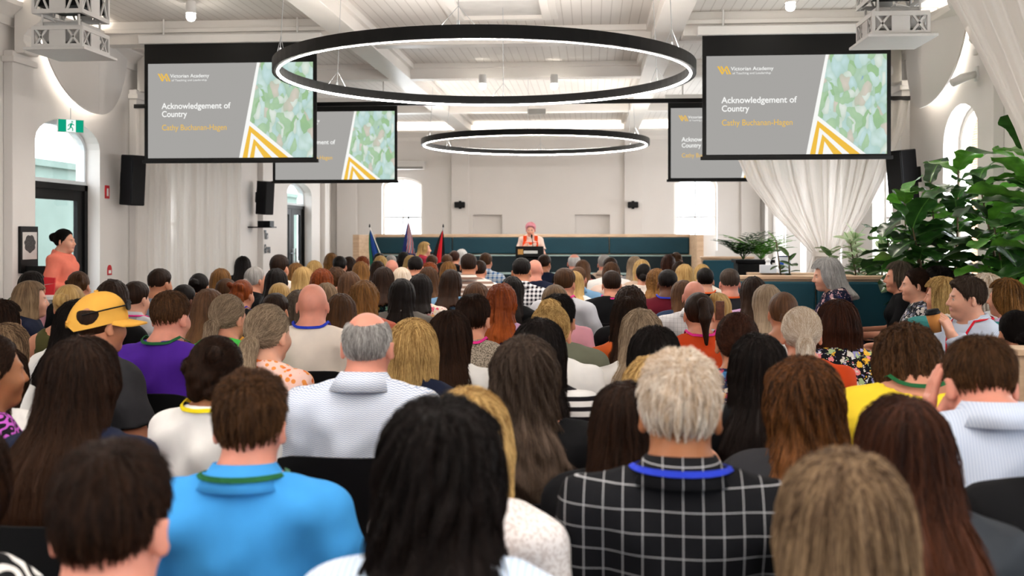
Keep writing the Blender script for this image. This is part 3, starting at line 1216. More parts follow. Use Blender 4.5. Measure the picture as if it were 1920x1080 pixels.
def groove(v, amp, n, seed, zf=6.0, cx=0.0, cy=-0.03):
    r = np.random.RandomState(seed)
    th = np.arctan2(v.X - cx, v.Y - cy)
    g = 0
    for i in range(6):
        k = int(n * (0.5 + 1.2 * r.rand()))
        g = g + np.sin(k * th + 6.28 * r.rand() + zf * (r.rand() - 0.5) * 4 * v.Z) * (0.5 + r.rand())
    return (amp * g / 3.0).astype(np.float32)


def hair_field(style, h, seed):
    r = np.random.RandomState(seed)
    L = {'bob': 0.14, 'lob': 0.215, 'long': 0.33, 'wavy': 0.34, 'vlong': 0.44, 'curlylong': 0.25, 'shag': 0.25, 'curlybob': 0.15}.get(style, 0)
    tail = style in ('pony', 'hpony', 'curlypony', 'halfup')
    zlo = -0.13 if not L else -L - 0.04
    if tail: zlo = -0.36
    wide = 0.17 if (L or tail) else 0.135
    v = Vol(np.arange(-wide, wide, h), np.arange(-0.285, 0.15, h), np.arange(zlo, 0.205, h))
    X, Y, Z = v.X, v.Y, v.Z
    base = lambda t, tt=None: ellip((0, -0.014, 0.032 + (0.006 if tt is None else tt)), (0.0755 + t, 0.096 + t, 0.090 + t))
    hl = HL['short' if style in ('short', 'crew', 'fringe', 'thin', 'stubble', 'tousled', 'pixie') else 'full']
    line = np.interp(v.ys, *hl)[None, :, None]
    edge = (line - Z) * 0.75 + 0.003 * np.sin(70 * X + seed) * np.sin(45 * Y) + 0.002 * np.sin(190 * X)
    if style in ('short', 'thin', 'tousled', 'pixie', 'crew'):
        t = {'short': 0.006, 'thin': 0.004, 'tousled': 0.007, 'pixie': 0.014, 'crew': 0.003}[style]
        v.put(base(t), 0)
        up = {'short': 0.010, 'thin': 0.002, 'tousled': 0.016, 'pixie': 0.014, 'crew': 0.003}[style]
        v.put(ellip((0, 0.004, 0.062 + up), (0.074 + t * 0.6, 0.094 + t * 0.6, 0.066)), 0.03)
        v.F += groove(v, 0.0022 if style != 'tousled' else 0.004, 26, seed, 14)
        v.F += (0.0045 * np.clip((-0.005 - Z) / 0.06, 0, 1)).astype(np.float32)      # tapered towards the nape
        if style == 'tousled':
            v.F += (0.005 * np.sin(95 * X + 4 * np.sin(40 * Y) + seed) * np.sin(80 * Y + 3 * np.sin(50 * Z)) * np.clip((Z - 0.03) / 0.05, 0, 1)).astype(np.float32)
        v.cut(edge, 0.008)
        if style == 'thin':
            v.put(ellip((0.0, 0.07, 0.115), (0.05, 0.05, 0.03)), 0.02, mode='s')
    elif style in ('fringe', 'stubble'):
        v.put(base(0.0055, 0.0), 0)
        v.cut(edge, 0.006)
        if style == 'fringe':
            v.put(ellip((0, -0.005, 0.135), (0.066, 0.104, 0.085)), 0.02, mode='s')
        else:
            v.cut((Z - 0.075) * 0.8, 0.012)
        v.cut(Y - 0.035, 0.01)
    elif L:
        vol = {'bob': 0.022, 'lob': 0.020, 'long': 0.015, 'wavy': 0.024, 'vlong': 0.012, 'curlylong': 0.030, 'shag': 0.020, 'curlybob': 0.030}[style]
        v.put(base(vol), 0)
        zz = [-0.55, -0.30, -0.24, -0.18, -0.10, 0.0, 0.08]
        if style in ('bob', 'curlybob'):
            cy = [-0.03, -0.03, -0.03, -0.03, -0.035, -0.028, -0.02]; hd = [0.10, 0.10, 0.10, 0.10, 0.104, 0.108, 0.06]; hw = [0.09, 0.09, 0.09, 0.098, 0.106, 0.103, 0.06]
        else:
            cy = [-0.218, -0.208, -0.194, -0.152, -0.074, -0.030, -0.02]
            hd = [0.028, 0.034, 0.042, 0.062, 0.090, 0.100, 0.06]
            wd = {'lob': 0.128, 'long': 0.122, 'wavy': 0.142, 'vlong': 0.128, 'curlylong': 0.138, 'shag': 0.130}[style]
            hw = [wd * 0.78, wd * 0.95, wd, wd * 0.94, 0.102, 0.096, 0.06]
            if style == 'shag':
                cy = [-0.205, -0.195, -0.178, -0.130, -0.064, -0.030, -0.02]; hd = [0.04, 0.046, 0.056, 0.078, 0.096, 0.104, 0.06]
        cyz, hdz, hwz = (np.interp(v.zs, zz, q)[None, None, :] for q in (cy, hd, hw))
        wx = 0; wy = 0
        if style in ('wavy', 'curlylong', 'shag', 'curlybob'):
            w = np.clip((0.02 - Z) / 0.15, 0, 1)
            wx = w * 0.007 * np.sin(46 * Z + 9 * X + seed); wy = w * 0.007 * np.sin(52 * Z + 14 * X + 2 * seed)
        e = np.sqrt(((X + wx) / hwz) ** 2 + ((Y + wy - cyz) / hdz) ** 2)
        d = (e - 1) * np.minimum(hwz, hdz) * 0.9
        d = np.maximum(d, Z - 0.07)
        v.F = sminf(v.F, d.astype(np.float32), 0.04)
        amp = {'bob': 0.0042, 'lob': 0.005, 'long': 0.0048, 'wavy': 0.0075, 'vlong': 0.0042, 'curlylong': 0.006, 'shag': 0.0075, 'curlybob': 0.006}[style]
        v.F += groove(v, amp, 22, seed, 10 if style not in ('wavy', 'shag') else 40)
        if style in ('curlylong', 'curlybob'):
            v.F += (0.0075 * np.sin(130 * X + seed) * np.sin(125 * Y + 2 * np.sin(60 * Z)) * np.sin(118 * Z + seed * 2) ).astype(np.float32)
        th = np.arctan2(X, -(Y + 0.02))
        rag = sum(np.sin(k * th + r.rand() * 6.28) * a for k, a in ((3, 0.010), (7, 0.007), (17, 0.006), (31, 0.006)))
        rag = rag * {'bob': 0.5, 'vlong': 1.0, 'shag': 1.8}.get(style, 1.2)
        v.cut((-L + rag + (0.25 * np.abs(X) if style not in ('bob', 'curlybob') else 0) - Z) * 0.8, 0.012)
        # face opening
        v.put(ellip((0, 0.125, -0.055), (0.076, 0.082, 0.137)), 0.015, mode='s')
        v.cut(smaxf(Y - 0.052, -0.075 - Z * 0 + (Z - 0.062) * 0.9, 0.01) * 0 + np.minimum(Y - 0.05, 0.082 - Z), 0.012)
        v.put(capsule((0, 0.0, -0.32), (0, -0.005, -0.11), 0.085, 0.058), 0.02, mode='s')       # the neck stands inside
    else:
        t = {'curly': 0.030}.get(style, 0.0095)
        v.put(base(t), 0)
        if style == 'halfup':
            pass
        v.F += groove(v, 0.0016, 30, seed, 8)
        v.cut(edge, 0.008)
        if style in ('pony', 'curlypony'):
            pts = [(0, -0.108, 0.005), (0.004, -0.146, -0.03), (0.006, -0.178, -0.13), (0, -0.205, -0.24 - 0.05 * r.rand())]
            rad = [0.017, 0.030, 0.034, 0.010]
        elif style == 'hpony':
            pts = [(0, -0.098, 0.075), (0, -0.150, 0.085), (0.004, -0.178, 0.0), (0.01, -0.185, -0.15)]
            rad = [0.018, 0.028, 0.032, 0.010]
        else:
            pts = []
        for a, b2, ra, rb in zip(pts[:-1], pts[1:], rad[:-1] if pts else [], rad[1:] if pts else []):
            q = Vol(v.xs, v.ys, v.zs); q.put(capsule(a, b2, ra, rb), 0)
            v.F = sminf(v.F, q.F + groove(v, 0.003, 9, seed + 3, 20, 0, -0.155), 0.018)
        if style == 'curlypony':
            v.F += (0.006 * np.sin(120 * X + seed) * np.sin(115 * Y) * np.sin(110 * Z + seed) * np.clip((-0.09 - Y) / 0.04, 0, 1)).astype(np.float32)
        B = {'bun': ((0, -0.075, 0.125), 0.044), 'lbun': ((0, -0.125, -0.015), 0.043), 'mbun': ((0, -0.122, 0.05), 0.046)}.get(style)
        if B:
            c, rb = B
            q = Vol(v.xs, v.ys, v.zs); q.put(ellip(c, (rb, rb * 0.85, rb * 0.9)), 0)
            sp = 0.004 * np.sin(7 * np.arctan2(Z - c[2], X - c[0]) + 150 * np.sqrt((X - c[0]) ** 2 + (Z - c[2]) ** 2))
            v.F = sminf(v.F, q.F + sp.astype(np.float32), 0.012)
        if style == 'updo':
            for i in range(16):
                a = r.rand() * 6.28; z = -0.05 + 0.15 * r.rand()
                c = (0.055 * math.sin(a) * 0.9, -0.085 - 0.035 * r.rand(), z)
                v.put(ellip(c, (0.026, 0.022, 0.024)), 0.008)
        if style == 'clip':
            v.put(ellip((0.012, -0.112, 0.03), (0.040, 0.030, 0.075)), 0.02)
            v.put(ellip((-0.03, -0.10, 0.11), (0.03, 0.025, 0.03)), 0.012)
        if style == 'curly':
            v.F += (0.010 * np.sin(110 * X + seed) * np.sin(105 * Y + seed) * np.sin(100 * Z)).astype(np.float32)
            v.cut(edge, 0.01)
    return v


def make_hair(style, near, seed=1):
    key = (style, near, seed)
    if key in HAIR:
        return HAIR[key]
    v = hair_field(style, 0.0055 if near else 0.0095, seed)
    me = v.mesh('hair_' + style)
    q = v.V - CROWN
    hn = np.sqrt(q[:, 0] ** 2 + q[:, 1] ** 2) + 1e-4
    w = np.minimum(1, hn / 0.02)
    fl = np.stack([q[:, 0] / hn * w, q[:, 1] / hn * w, q[:, 2] * 1.0], 1)
    tailm = None
    if style in ('pony', 'curlypony', 'hpony'):
        tailm = v.V[:, 1] < -0.118
        fl[tailm] = np.stack([v.V[tailm, 0] / 0.05, (v.V[tailm, 1] + 0.16) / 0.05, v.V[tailm, 2]], 1)
    a = me.attributes.new('flow', 'FLOAT_VECTOR', 'POINT')
    a.data.foreach_set('vector', fl.astype(np.float32).ravel())
    cv = None
    if near and style not in ('stubble',):
        cv = make_strands(v, style, seed)
    HAIR[key] = (me, cv)
    return HAIR[key]


def make_strands(v, style, seed):
    r = np.random.RandomState(seed + 77)
    short = style in ('short', 'crew', 'thin', 'fringe', 'tousled', 'pixie')
    N = 5200 if short else 6500
    steps = 5 if short else 9
    ds = {'short': 0.006, 'crew': 0.003, 'thin': 0.006, 'fringe': 0.004, 'tousled': 0.008, 'pixie': 0.008}.get(style, 0.016)
    pool = np.nonzero(v.V[:, 2] > -0.035)[0] if short else np.arange(len(v.V))
    ids = pool[r.randint(0, len(pool), N)]
    p = v.V[ids] + r.randn(N, 3) * 0.002
    _, g = tri(v, p); n = g / (np.linalg.norm(g, axis=1, keepdims=True) + 1e-6)
    p = p - n * 0.002
    pts = [p.copy()]
    lift = (0.25 * r.rand(N, 1) + 0.03) if short else 0.05 * r.rand(N, 1)
    jit = r.randn(N, 3) * (0.35 if style in ('tousled',) else 0.16 if not style.startswith('curly') and style not in ('wavy', 'shag') else 0.30)
    if style in ('pony', 'curlypony'):
        knot = np.array([0, -0.118, 0.003])
    elif style == 'hpony':
        knot = np.array([0, -0.105, 0.078])
    elif style in ('bun', 'mbun', 'lbun', 'updo', 'clip'):
        knot = {'bun': np.array([0, -0.07, 0.11]), 'lbun': np.array([0, -0.118, -0.01])}.get(style, np.array([0, -0.115, 0.045]))
    else:
        knot = None
    taper = np.clip(0.35 + (p[:, 2:3] + 0.06) / 0.09, 0.25, 1.0) * np.where(p[:, 1:2] > 0.035, 0.35, 1.0) if short else 1.0
    for s in range(steps):
        d = p - CROWN
        dn = d / (np.linalg.norm(d, axis=1, keepdims=True) + 1e-6)
        if knot is not None:
            t = knot - p
            tl = p[:, 1] < -0.122
            t[tl] = np.array([0, -0.02, -0.2])
            t = t / (np.linalg.norm(t, axis=1, keepdims=True) + 1e-6)
        else:
            dn[:, 2] -= np.clip((CROWN[2] - p[:, 2]) / 0.06, 0, 2.5)
            t = dn
        t = t + jit * (1.0 + 0.5 * math.sin(s * 1.3))
        val, g = tri(v, p); n = g / (np.linalg.norm(g, axis=1, keepdims=True) + 1e-6)
        t = t - n * (t * n).sum(1, keepdims=True)
        t = t / (np.linalg.norm(t, axis=1, keepdims=True) + 1e-6)
        p = p + t * ds * taper * (0.7 + 0.6 * r.rand(N, 1)) + n * lift * ds * taper
        val, g = tri(v, p); n = g / (np.linalg.norm(g, axis=1, keepdims=True) + 1e-6)
        target = 0.0012 + (0.001 * s if not short else 0.0)
        inside = (np.abs(val) < 0.03) & (p[:, 2] > v.zs[0] + 0.02)
        corr = (val - target)[:, None] * (0.75 if not short else np.where(val[:, None] < 0.001, 0.9, 0.0))
        q = np.where(inside[:, None], p - n * np.clip(corr, -0.01, 0.01), p)
        val2, _ = tri(v, q)
        bad = (val2 > 0.009) if not short else (val2 > 0.014)
        p = np.where(bad[:, None], pts[-1] + (q - pts[-1]) * 0.02, q)
        pts.append(p.copy())
    P = np.stack(pts, 1).astype(np.float32)
    m = steps + 1
    cv = bpy.data.hair_curves.new('hair_strands')
    cv.add_curves([m] * N)
    cv.attributes['position'].data.foreach_set('vector', P.ravel()) if 'position' in cv.attributes else cv.points.foreach_set('position', P.ravel())
    q = P.reshape(-1, 3) - CROWN.astype(np.float32)
    q = P[:, :1].repeat(m, 1).reshape(-1, 3) - CROWN.astype(np.float32)
    hn = np.sqrt(q[:, 0] ** 2 + q[:, 1] ** 2) + 1e-4
    w_ = np.minimum(1, hn / 0.02)
    fa = cv.attributes.new('flow', 'FLOAT_VECTOR', 'POINT')
    fa.data.foreach_set('vector', np.stack([q[:, 0] / hn * w_, q[:, 1] / hn * w_, P.reshape(-1, 3)[:, 2] - CROWN[2]], 1).astype(np.float32).ravel())
    ra = cv.attributes.get('radius') or cv.attributes.new('radius', 'FLOAT', 'POINT')
    prof = np.linspace(1, 0.25, m).astype(np.float32) * (0.00095 if not short else 0.0008)
    ra.data.foreach_set('value', np.tile(prof, N))
    return cv


def hair_mat(name, dark, light, tip=0.25, rough=0.45):
    key = 'hair_' + name
    if key in MATS:
        return MATS[key]
    t = NT('hair ' + name)
    at = t.n('ShaderNodeAttribute'); at.attribute_name = 'flow'
    mp = t.n('ShaderNodeMapping'); mp.inputs['Scale'].default_value = (1, 1, 0.6)
    t.l(at.outputs['Vector'], mp.inputs['Vector'])
    n1 = t.noise(mp.outputs[0], 22, 4, 0.7)
    n3 = t.noise(mp.outputs[0], 5, 2, 0.6)
    n2 = t.noise(t.coord('Object', scale=(1, 1, 0.35)), 14, 2)
    hi = t.n('ShaderNodeHairInfo')
    f = t.math('ADD', t.math('MULTIPLY', n1, 0.5), t.math('ADD', t.math('MULTIPLY', n2, 0.2), t.math('MULTIPLY', n3, 0.3)))
    down = t.n('ShaderNodeMapRange')                      # paler towards the ends
    down.inputs['From Min'].default_value = -0.06; down.inputs['From Max'].default_value = -0.42
    down.inputs['To Min'].default_value = -0.04; down.inputs['To Max'].default_value = tip
    t.l(t.sep(at.outputs['Vector'])[2], down.inputs['Value'])
    f = t.math('ADD', f, down.outputs[0])
    f = t.math('ADD', f, t.math('MULTIPLY', t.math('SUBTRACT', hi.outputs['Random'], 0.5), t.math('MULTIPLY', hi.outputs['Is Strand'], 0.40)))
    d, l = srgb(dark), srgb(light)
    t.bsdf(t.ramp(f, [(0.36, d), (0.78, l)]), rough, 0.09)
    t.bump(n1, 0.6, 0.004)
    MATS[key] = t.m
    return t.m


def skin_mat(name, col):
    key = 'skin_' + name
    if key in MATS:
        return MATS[key]
    t = NT('skin ' + name)
    c = srgb(col)
    n = t.noise(t.coord('Object'), 18, 3)
    base = t.ramp(n, [(0.3, tuple(x * 0.9 for x in c)), (0.7, tuple(min(1, x * y) for x, y in zip(c, (1.08, 1.0, 0.98))))])
    at = t.n('ShaderNodeAttribute'); at.attribute_name = 'paint'
    base = t.mix(at.outputs['Alpha'], base, at.outputs['Color'])
    t.bsdf(base, 0.5, 0.3, **{'Subsurface Weight': 0.06, 'Subsurface Radius': (0.012, 0.005, 0.003)})
    MATS[key] = t.m
    return t.m

# ------------------------------------------------------------------ cloth
def cloth(name, col, rough=0.85):
    key = 'cloth_' + name
    if key in MATS:
        return MATS[key]
    t = NT(name + ' cloth')
    c = srgb(col)
    co = t.coord('Object')
    n = t.noise(co, 7, 3)
    t.bsdf(t.ramp(n, [(0.3, tuple(x * 0.92 for x in c)), (0.7, tuple(min(1, x * 1.06) for x in c))]), rough, 0.1)
    st = t.noise(t.coord('Object', scale=(1, 1, 0.45), rot=(0.3, 0.5, 0)), 11, 1.2)
    t.bump(st, 0.55, 0.02)
    MATS[key] = t.m
    return t.m


def pat(name, kind, cols, s=1.0):
    key = 'cloth_' + name
    if key in MATS:
        return MATS[key]
    t = NT(name + ' cloth')
    C = [srgb(c) for c in cols]
    co = t.coord('Object')
    x, y, z = t.sep(co)
    fr = lambda a, f: t.math('FRACT', t.math('MULTIPLY', a, f))
    if kind == 'stripe':
        col = t.mix(t.math('LESS_THAN', fr(z, 22 * s), 0.45), C[0], C[1])
    elif kind == 'vstripe':
        col = t.mix(t.math('LESS_THAN', fr(x, 60 * s), 0.4), C[0], C[1])
    elif kind == 'grid':
        a = t.math('LESS_THAN', fr(x, 25 * s), 0.045); b = t.math('LESS_THAN', fr(z, 23 * s), 0.04)
        col = t.mix(t.math('MULTIPLY', t.math('MAXIMUM', a, b), 0.62), C[0], C[1])
    elif kind == 'gingham':
        a = t.math('LESS_THAN', fr(x, 30 * s), 0.5); b = t.math('LESS_THAN', fr(z, 30 * s), 0.5)
        col = t.mix(t.math('MULTIPLY', t.math('ADD', a, b), 0.5), C[0], C[1])
    elif kind == 'plaid':
        a = t.math('LESS_THAN', fr(x, 14 * s), 0.4); b = t.math('LESS_THAN', fr(z, 14 * s), 0.4)
        col = t.mix(t.math('MULTIPLY', t.math('ADD', a, b), 0.5), C[0], C[1])
        e = t.math('LESS_THAN', fr(t.math('ADD', z, 0.02), 14 * s), 0.1)
        col = t.mix(t.math('MULTIPLY', e, 0.6), col, C[2])
    elif kind in ('floral', 'dots', 'leopard'):
        wn = t.n('ShaderNodeTexNoise'); wn.inputs['Scale'].default_value = 46 * s
        t.l(co, wn.inputs['Vector'])
        off = t.n('ShaderNodeVectorMath', operation='SCALE'); off.inputs['Scale'].default_value = 0.045 / s if kind != 'dots' else 0.004
        t.l(wn.outputs['Color'], off.inputs[0])
        ad = t.n('ShaderNodeVectorMath', operation='ADD'); t.l(co, ad.inputs[0]); t.l(off.outputs[0], ad.inputs[1])
        vo = t.n('ShaderNodeTexVoronoi'); vo.inputs['Scale'].default_value = 24 * s
        t.l(ad.outputs[0], vo.inputs['Vector'])
        hue = t.sep(vo.outputs['Color'])[0]
        inner = t.ramp(hue, [(i / max(1, len(C) - 1), c) for i, c in enumerate(C[1:])], 'CONSTANT')
        th = {'floral': 0.46, 'dots': 0.40, 'leopard': 0.42}[kind]
        col = t.mix(t.math('LESS_THAN', vo.outputs['Distance'], th), C[0], inner)
        if kind == 'floral':
            col = t.mix(t.math('LESS_THAN', vo.outputs['Distance'], 0.12), col, C[-1])
            v2 = t.n('ShaderNodeTexVoronoi'); v2.inputs['Scale'].default_value = 58 * s
            t.l(ad.outputs[0], v2.inputs['Vector'])
            h2 = t.sep(v2.outputs['Color'])[1]
            small = t.ramp(h2, [(i / max(1, len(C) - 1), c) for i, c in enumerate(C[:0:-1])], 'CONSTANT')
            on = t.math('MULTIPLY', t.math('LESS_THAN', v2.outputs['Distance'], 0.30), t.math('GREATER_THAN', vo.outputs['Distance'], th))
            col = t.mix(on, col, small)
    elif kind == 'fleck':
        col = t.mix(t.math('GREATER_THAN', t.noise(co, 160 * s, 2), 0.52), C[0], C[1])
    elif kind == 'bands':
        n = t.noise(t.coord('Object', scale=(1, 1, 1.6), rot=(0.4, 0.3, 0.6)), 9 * s, 1)
        f = t.math('FRACT', t.math('MULTIPLY', n, 9))
        col = t.mix(t.math('LESS_THAN', f, 0.5), C[0], C[1])
    elif kind == 'wave':
        w = t.math('SINE', t.math('MULTIPLY', x, 260 * s))
        zz = t.math('ADD', z, t.math('MULTIPLY', w, 0.0022 / s))
        col = t.mix(t.math('LESS_THAN', fr(zz, 110 * s), 0.33), C[0], C[1])
    t.bsdf(col, 0.85, 0.1)
    st = t.noise(t.coord('Object', scale=(1, 1, 0.45), rot=(0.3, 0.5, 0)), 11, 1.2)
    t.bump(st, 0.5, 0.02)
    MATS[key] = t.m
    return t.m


HC = dict(bk=('#090605', '#1e1512'), db=('#130a06', '#3c2619'), br=('#26170e', '#674529'), mb=('#35231a', '#7a5638'), lb=('#402f22', '#b09270'),
          ab=('#5e4d3c', '#c2ab90'), bl=('#7a5a30', '#f2cc88'), pb=('#b0967a', '#fffaf0'), rd=('#471a0b', '#b05a26'), au=('#1a0c08', '#55301f'), wb=('#1e110b', '#80502a'),
          gr=('#6f6b68', '#d6d1cc'), gb=('#332b25', '#7f705f'), wh=('#9a9794', '#ecebe8'), pk=('#cf8592', '#f6c4ca'), gd=('#3e2713', '#a8763e'), sb=('#281e18', '#5a4a3e'))
SKIN = dict(a='#c98d72', b='#b57c5e', c='#d49f86', d='#93603f', e='#5e3a28', p='#cf8d79')

M_T = dict(black='#121214', navy='#181d30', white='#ece9e5', cream='#ecdfd2', grey='#8b8b8d', lgrey='#c3c3c8', char='#2b2b2e', purple='#4a2390', polo='#4095d8',
           mustard='#d89b3a', green='#45b84c', olive='#4c4a2c', sage='#6a6c5c', yellow='#f0cf38', coral='#e87f6a', terra='#b8624e', red='#b02438', orange='#d0602c',
           rust='#c0431c', maroon='#5a1522', pink='#d79aa6', lilac='#c9a3c8', beige='#c3ab98', blush='#d9beb0', denim='#6d93b4', slate='#7f8b99', teal='#1f4f50', tweed='#6d6762',
           leather='#2f3338', rose='#9c2b3d', dblue='#2d3b55')


def top_mat(k):
    if k in M_T:
        return cloth(k, M_T[k], 0.55 if k == 'leather' else 0.85)
    return {
        'grid': lambda: pat('black windowpane check', 'grid', ('#121215', '#c9c9cc')),
        'wave': lambda: pat('white and blue woven', 'wave', ('#dfe2ea', '#93a7c8'), 1.4),
        'check': lambda: pat('pale blue fine check', 'vstripe', ('#dbe6f4', '#b9cde6'), 1.6),
        'pin': lambda: pat('pale blue pinstripe', 'vstripe', ('#cfd8e8', '#b9c6dc'), 2.5),
        'floralblack': lambda: pat('black floral', 'floral', ('#15151b', '#e9b53a', '#e28a90', '#dfe0e2', '#8f8cc0', '#e9b53a', '#a9bf8c', '#d9d3c8'), 1.05),
        'orangedot': lambda: pat('pink and orange spotted', 'dots', ('#eec5b8', '#dd6f33', '#e08a44'), 1.7),
        'neon': lambda: pat('black neon doodle', 'bands', ('#141018', '#b455b8'), 1.3),
        'stripe': lambda: pat('black and white stripe', 'stripe', ('#e6e2df', '#1a171b'), 1.35),
        'beigestripe': lambda: pat('beige brown stripe', 'stripe', ('#8a6f62', '#d8cec6'), 1.1),
        'plaid': lambda: pat('blue white plaid', 'plaid', ('#d8e2ea', '#3c6aa0', '#1d3350'), 1.3),
        'gingham': lambda: pat('black white gingham', 'gingham', ('#e6e3e4', '#1b1822')),
        'tattersall': lambda: pat('white tattersall check', 'grid', ('#d9d7d8', '#34343c'), 1.5),
        'fleck': lambda: pat('beige flecked knit', 'fleck', ('#a99c8c', '#6f6558'), 1.0),
        'leopard': lambda: pat('black white speckled', 'leopard', ('#d8d2cc', '#1d1a1c', '#2d2a2b'), 3.0),
        'pinkfloral': lambda: pat('white pink floral', 'floral', ('#e8d8cc', '#d8566c', '#eeb07a', '#e6b3b0', '#f0d9a8', '#c9606a'), 1.3),
        'palefloral': lambda: pat('pale grey floral', 'floral', ('#c9c2c2', '#8f8f9e', '#d9c9c4', '#a8a2a0', '#b99a9a'), 1.6),
        'tealfloral': lambda: pat('black teal floral', 'floral', ('#10151a', '#2f6a62', '#6a8f7a', '#c9a657', '#1c3a3c'), 1.0),
        'navyfloral': lambda: pat('navy pink floral', 'floral', ('#161a2e', '#b98f92', '#20264a', '#cdb1ac', '#161a2e', '#8f6f7a'), 0.9),
        'darkfloral': lambda: pat('black grey floral', 'floral', ('#17181c', '#8d8fa2', '#c6bfc0', '#3a4a44', '#6a6f86', '#d8d0c8'), 1.3),
        'multi': lambda: pat('navy multicolour print', 'floral', ('#1d2748', '#a8445a', '#c78f4c', '#3f6f9c', '#d9cfc0', '#7a2c50'), 1.5),
        'bwabstract': lambda: pat('black white abstract', 'bands', ('#e6e2de', '#121214'), 0.8),
        'whiteblk': lambda: pat('white black print', 'floral', ('#1b1d28', '#d8d6d4', '#1b1d28', '#9fb2c4', '#e6e2de'), 1.2),
        'lace': lambda: pat('white lace', 'fleck', ('#eae2de', '#d2c6c0'), 0.7),
    }[k]()


# ------------------------------------------------------------------ shared person templates
TPL = {}
RES = {True: (0.007, 0.016, 0.011, 0.014), False: (0.012, 0.024, 0.018, 0.024)}


def tpl(what, build, near, extra=None):
    key = (what, build, near, extra)
    if key not in TPL:
        f, c, t, l = RES[near]
        J = seated(build)
        if what == 'body': TPL[key] = make_body('body', build, J, f, c)
        elif what == 'top': TPL[key] = make_top('top', build, J, extra, t, seed=hash_s(build + extra))
        elif what == 'legs': TPL[key] = make_legs('trousers', build, J, l)
        elif what == 'shoes': TPL[key] = make_shoes('shoes', J, 0.016)
        elif what == 'lanyard': TPL[key] = make_lanyard(J, build, extra == 'over')
        elif what == 'collar': TPL[key] = make_collar(J, build)
    return TPL[key]


def hash_s(s):
    return sum((i + 1) * ord(c) for i, c in enumerate(s)) % 9973


KIND = {'tee': 'tee', 'long': 'long', 'tank': 'tank', 'scoop': 'scoop', 'jacket': 'jacket', 'shirt': 'long', 'polo': 'tee'}
PARTN = {'tee': 't_shirt', 'long': 'long_sleeve_top', 'tank': 'sleeveless_top', 'scoop': 'scoop_neck_top', 'jacket': 'jacket', 'shirt': 'shirt', 'polo': 'polo_shirt'}
PEOPLE = []
LANY = dict(green='#1f5a34', blue='#2438b0', pink='#d92f86', yellow='#e8d21c', orange='#e2602a', purple='#4a3aa0', red='#cc2233', navy='#20285a')


def add_hair(root, J, style, hcol, near, seed, mirror=False):
    if style == 'bald':
        return None
    me, cv = make_hair(style, near, seed)
    m = hair_mat(hcol, *HC[hcol])
    h = mkobj('hair', me, root, J['head'], m)
    y, p, r = J['hrot']
    h.rotation_euler = (math.radians(p), math.radians(r), math.radians(y))
    h.scale = (HS, HS, HS)
    if mirror:
        h.scale = (-HS, HS, HS)
    if cv is not None:
        s = mkobj('hair_strands', cv, h)
        setmat(s, m)
        s['kind'] = 'stuff'
    return h


def person(loc, yaw, scale, build, style, hcol, top, tmat, lany, label, near, skin='a', legs='char', J=None, group='audience seated on black chairs', seed=None, hand=False):
    root = empty('person', loc, math.radians(yaw), label, 'person', group)
    root.scale = (scale, scale, scale)
    seed = seed if seed is not None else 1 + hash_s(label) % 2
    f, c, t, l = RES[near]
    custom = J is not None
    if custom:
        body = make_body('body', build, J, f if not hand else 0.005, c)
        tp = make_top('top', build, J, KIND[top], t, seed=3, zhem=J['pelvis'] - 0.06)
        lg = make_legs('trousers', build, J, l, ztop=J['pelvis'] + 0.08)
        sh = make_shoes('shoes', J, 0.014)
    else:
        J = seated(build)
        body = tpl('body', build, near); tp = tpl('top', build, near, KIND[top]); lg = tpl('legs', build, near); sh = tpl('shoes', build, False)
    mkobj('body', body, root, mat=skin_mat(skin, SKIN[skin]))
    m = top_mat(tmat)
    mkobj(PARTN[top], tp, root, mat=m)
    if top in ('shirt', 'polo'):
        mkobj('collar', make_collar(J, build) if custom else tpl('collar', build, near), root, mat=m)
    mkobj('trousers', lg, root, mat=cloth('trousers ' + legs, M_T[legs]))
    mkobj('shoes', sh, root, mat=cloth('shoe', '#1b1a1a', 0.5))
    if lany:
        mkobj('lanyard', make_lanyard(J, build, top in ('shirt', 'polo')) if custom else tpl('lanyard', build, near, 'over' if top in ('shirt', 'polo') else None), root, mat=cloth('lanyard ' + lany, LANY[lany], 0.6))
    mir = (hash_s(label) % 3 == 1) and style not in ('short',)
    h = add_hair(root, J, style, hcol, near, seed, mir)
    if h is not None and build == 'l' and style in ('wavy', 'long', 'vlong', 'lob', 'shag', 'curlylong'):
        h.scale[1] *= 1.2               # drapes outside a broader back
    return root


def hair_top(style, near=False, seed=1):
    if style == 'bald':
        return 0.122 * HS
    me, _ = make_hair(style, near, seed)
    n = len(me.vertices); a = np.empty(n * 3, np.float32); me.vertices.foreach_get('co', a)
    return HS * float(np.percentile(a[2::3], 99.7))


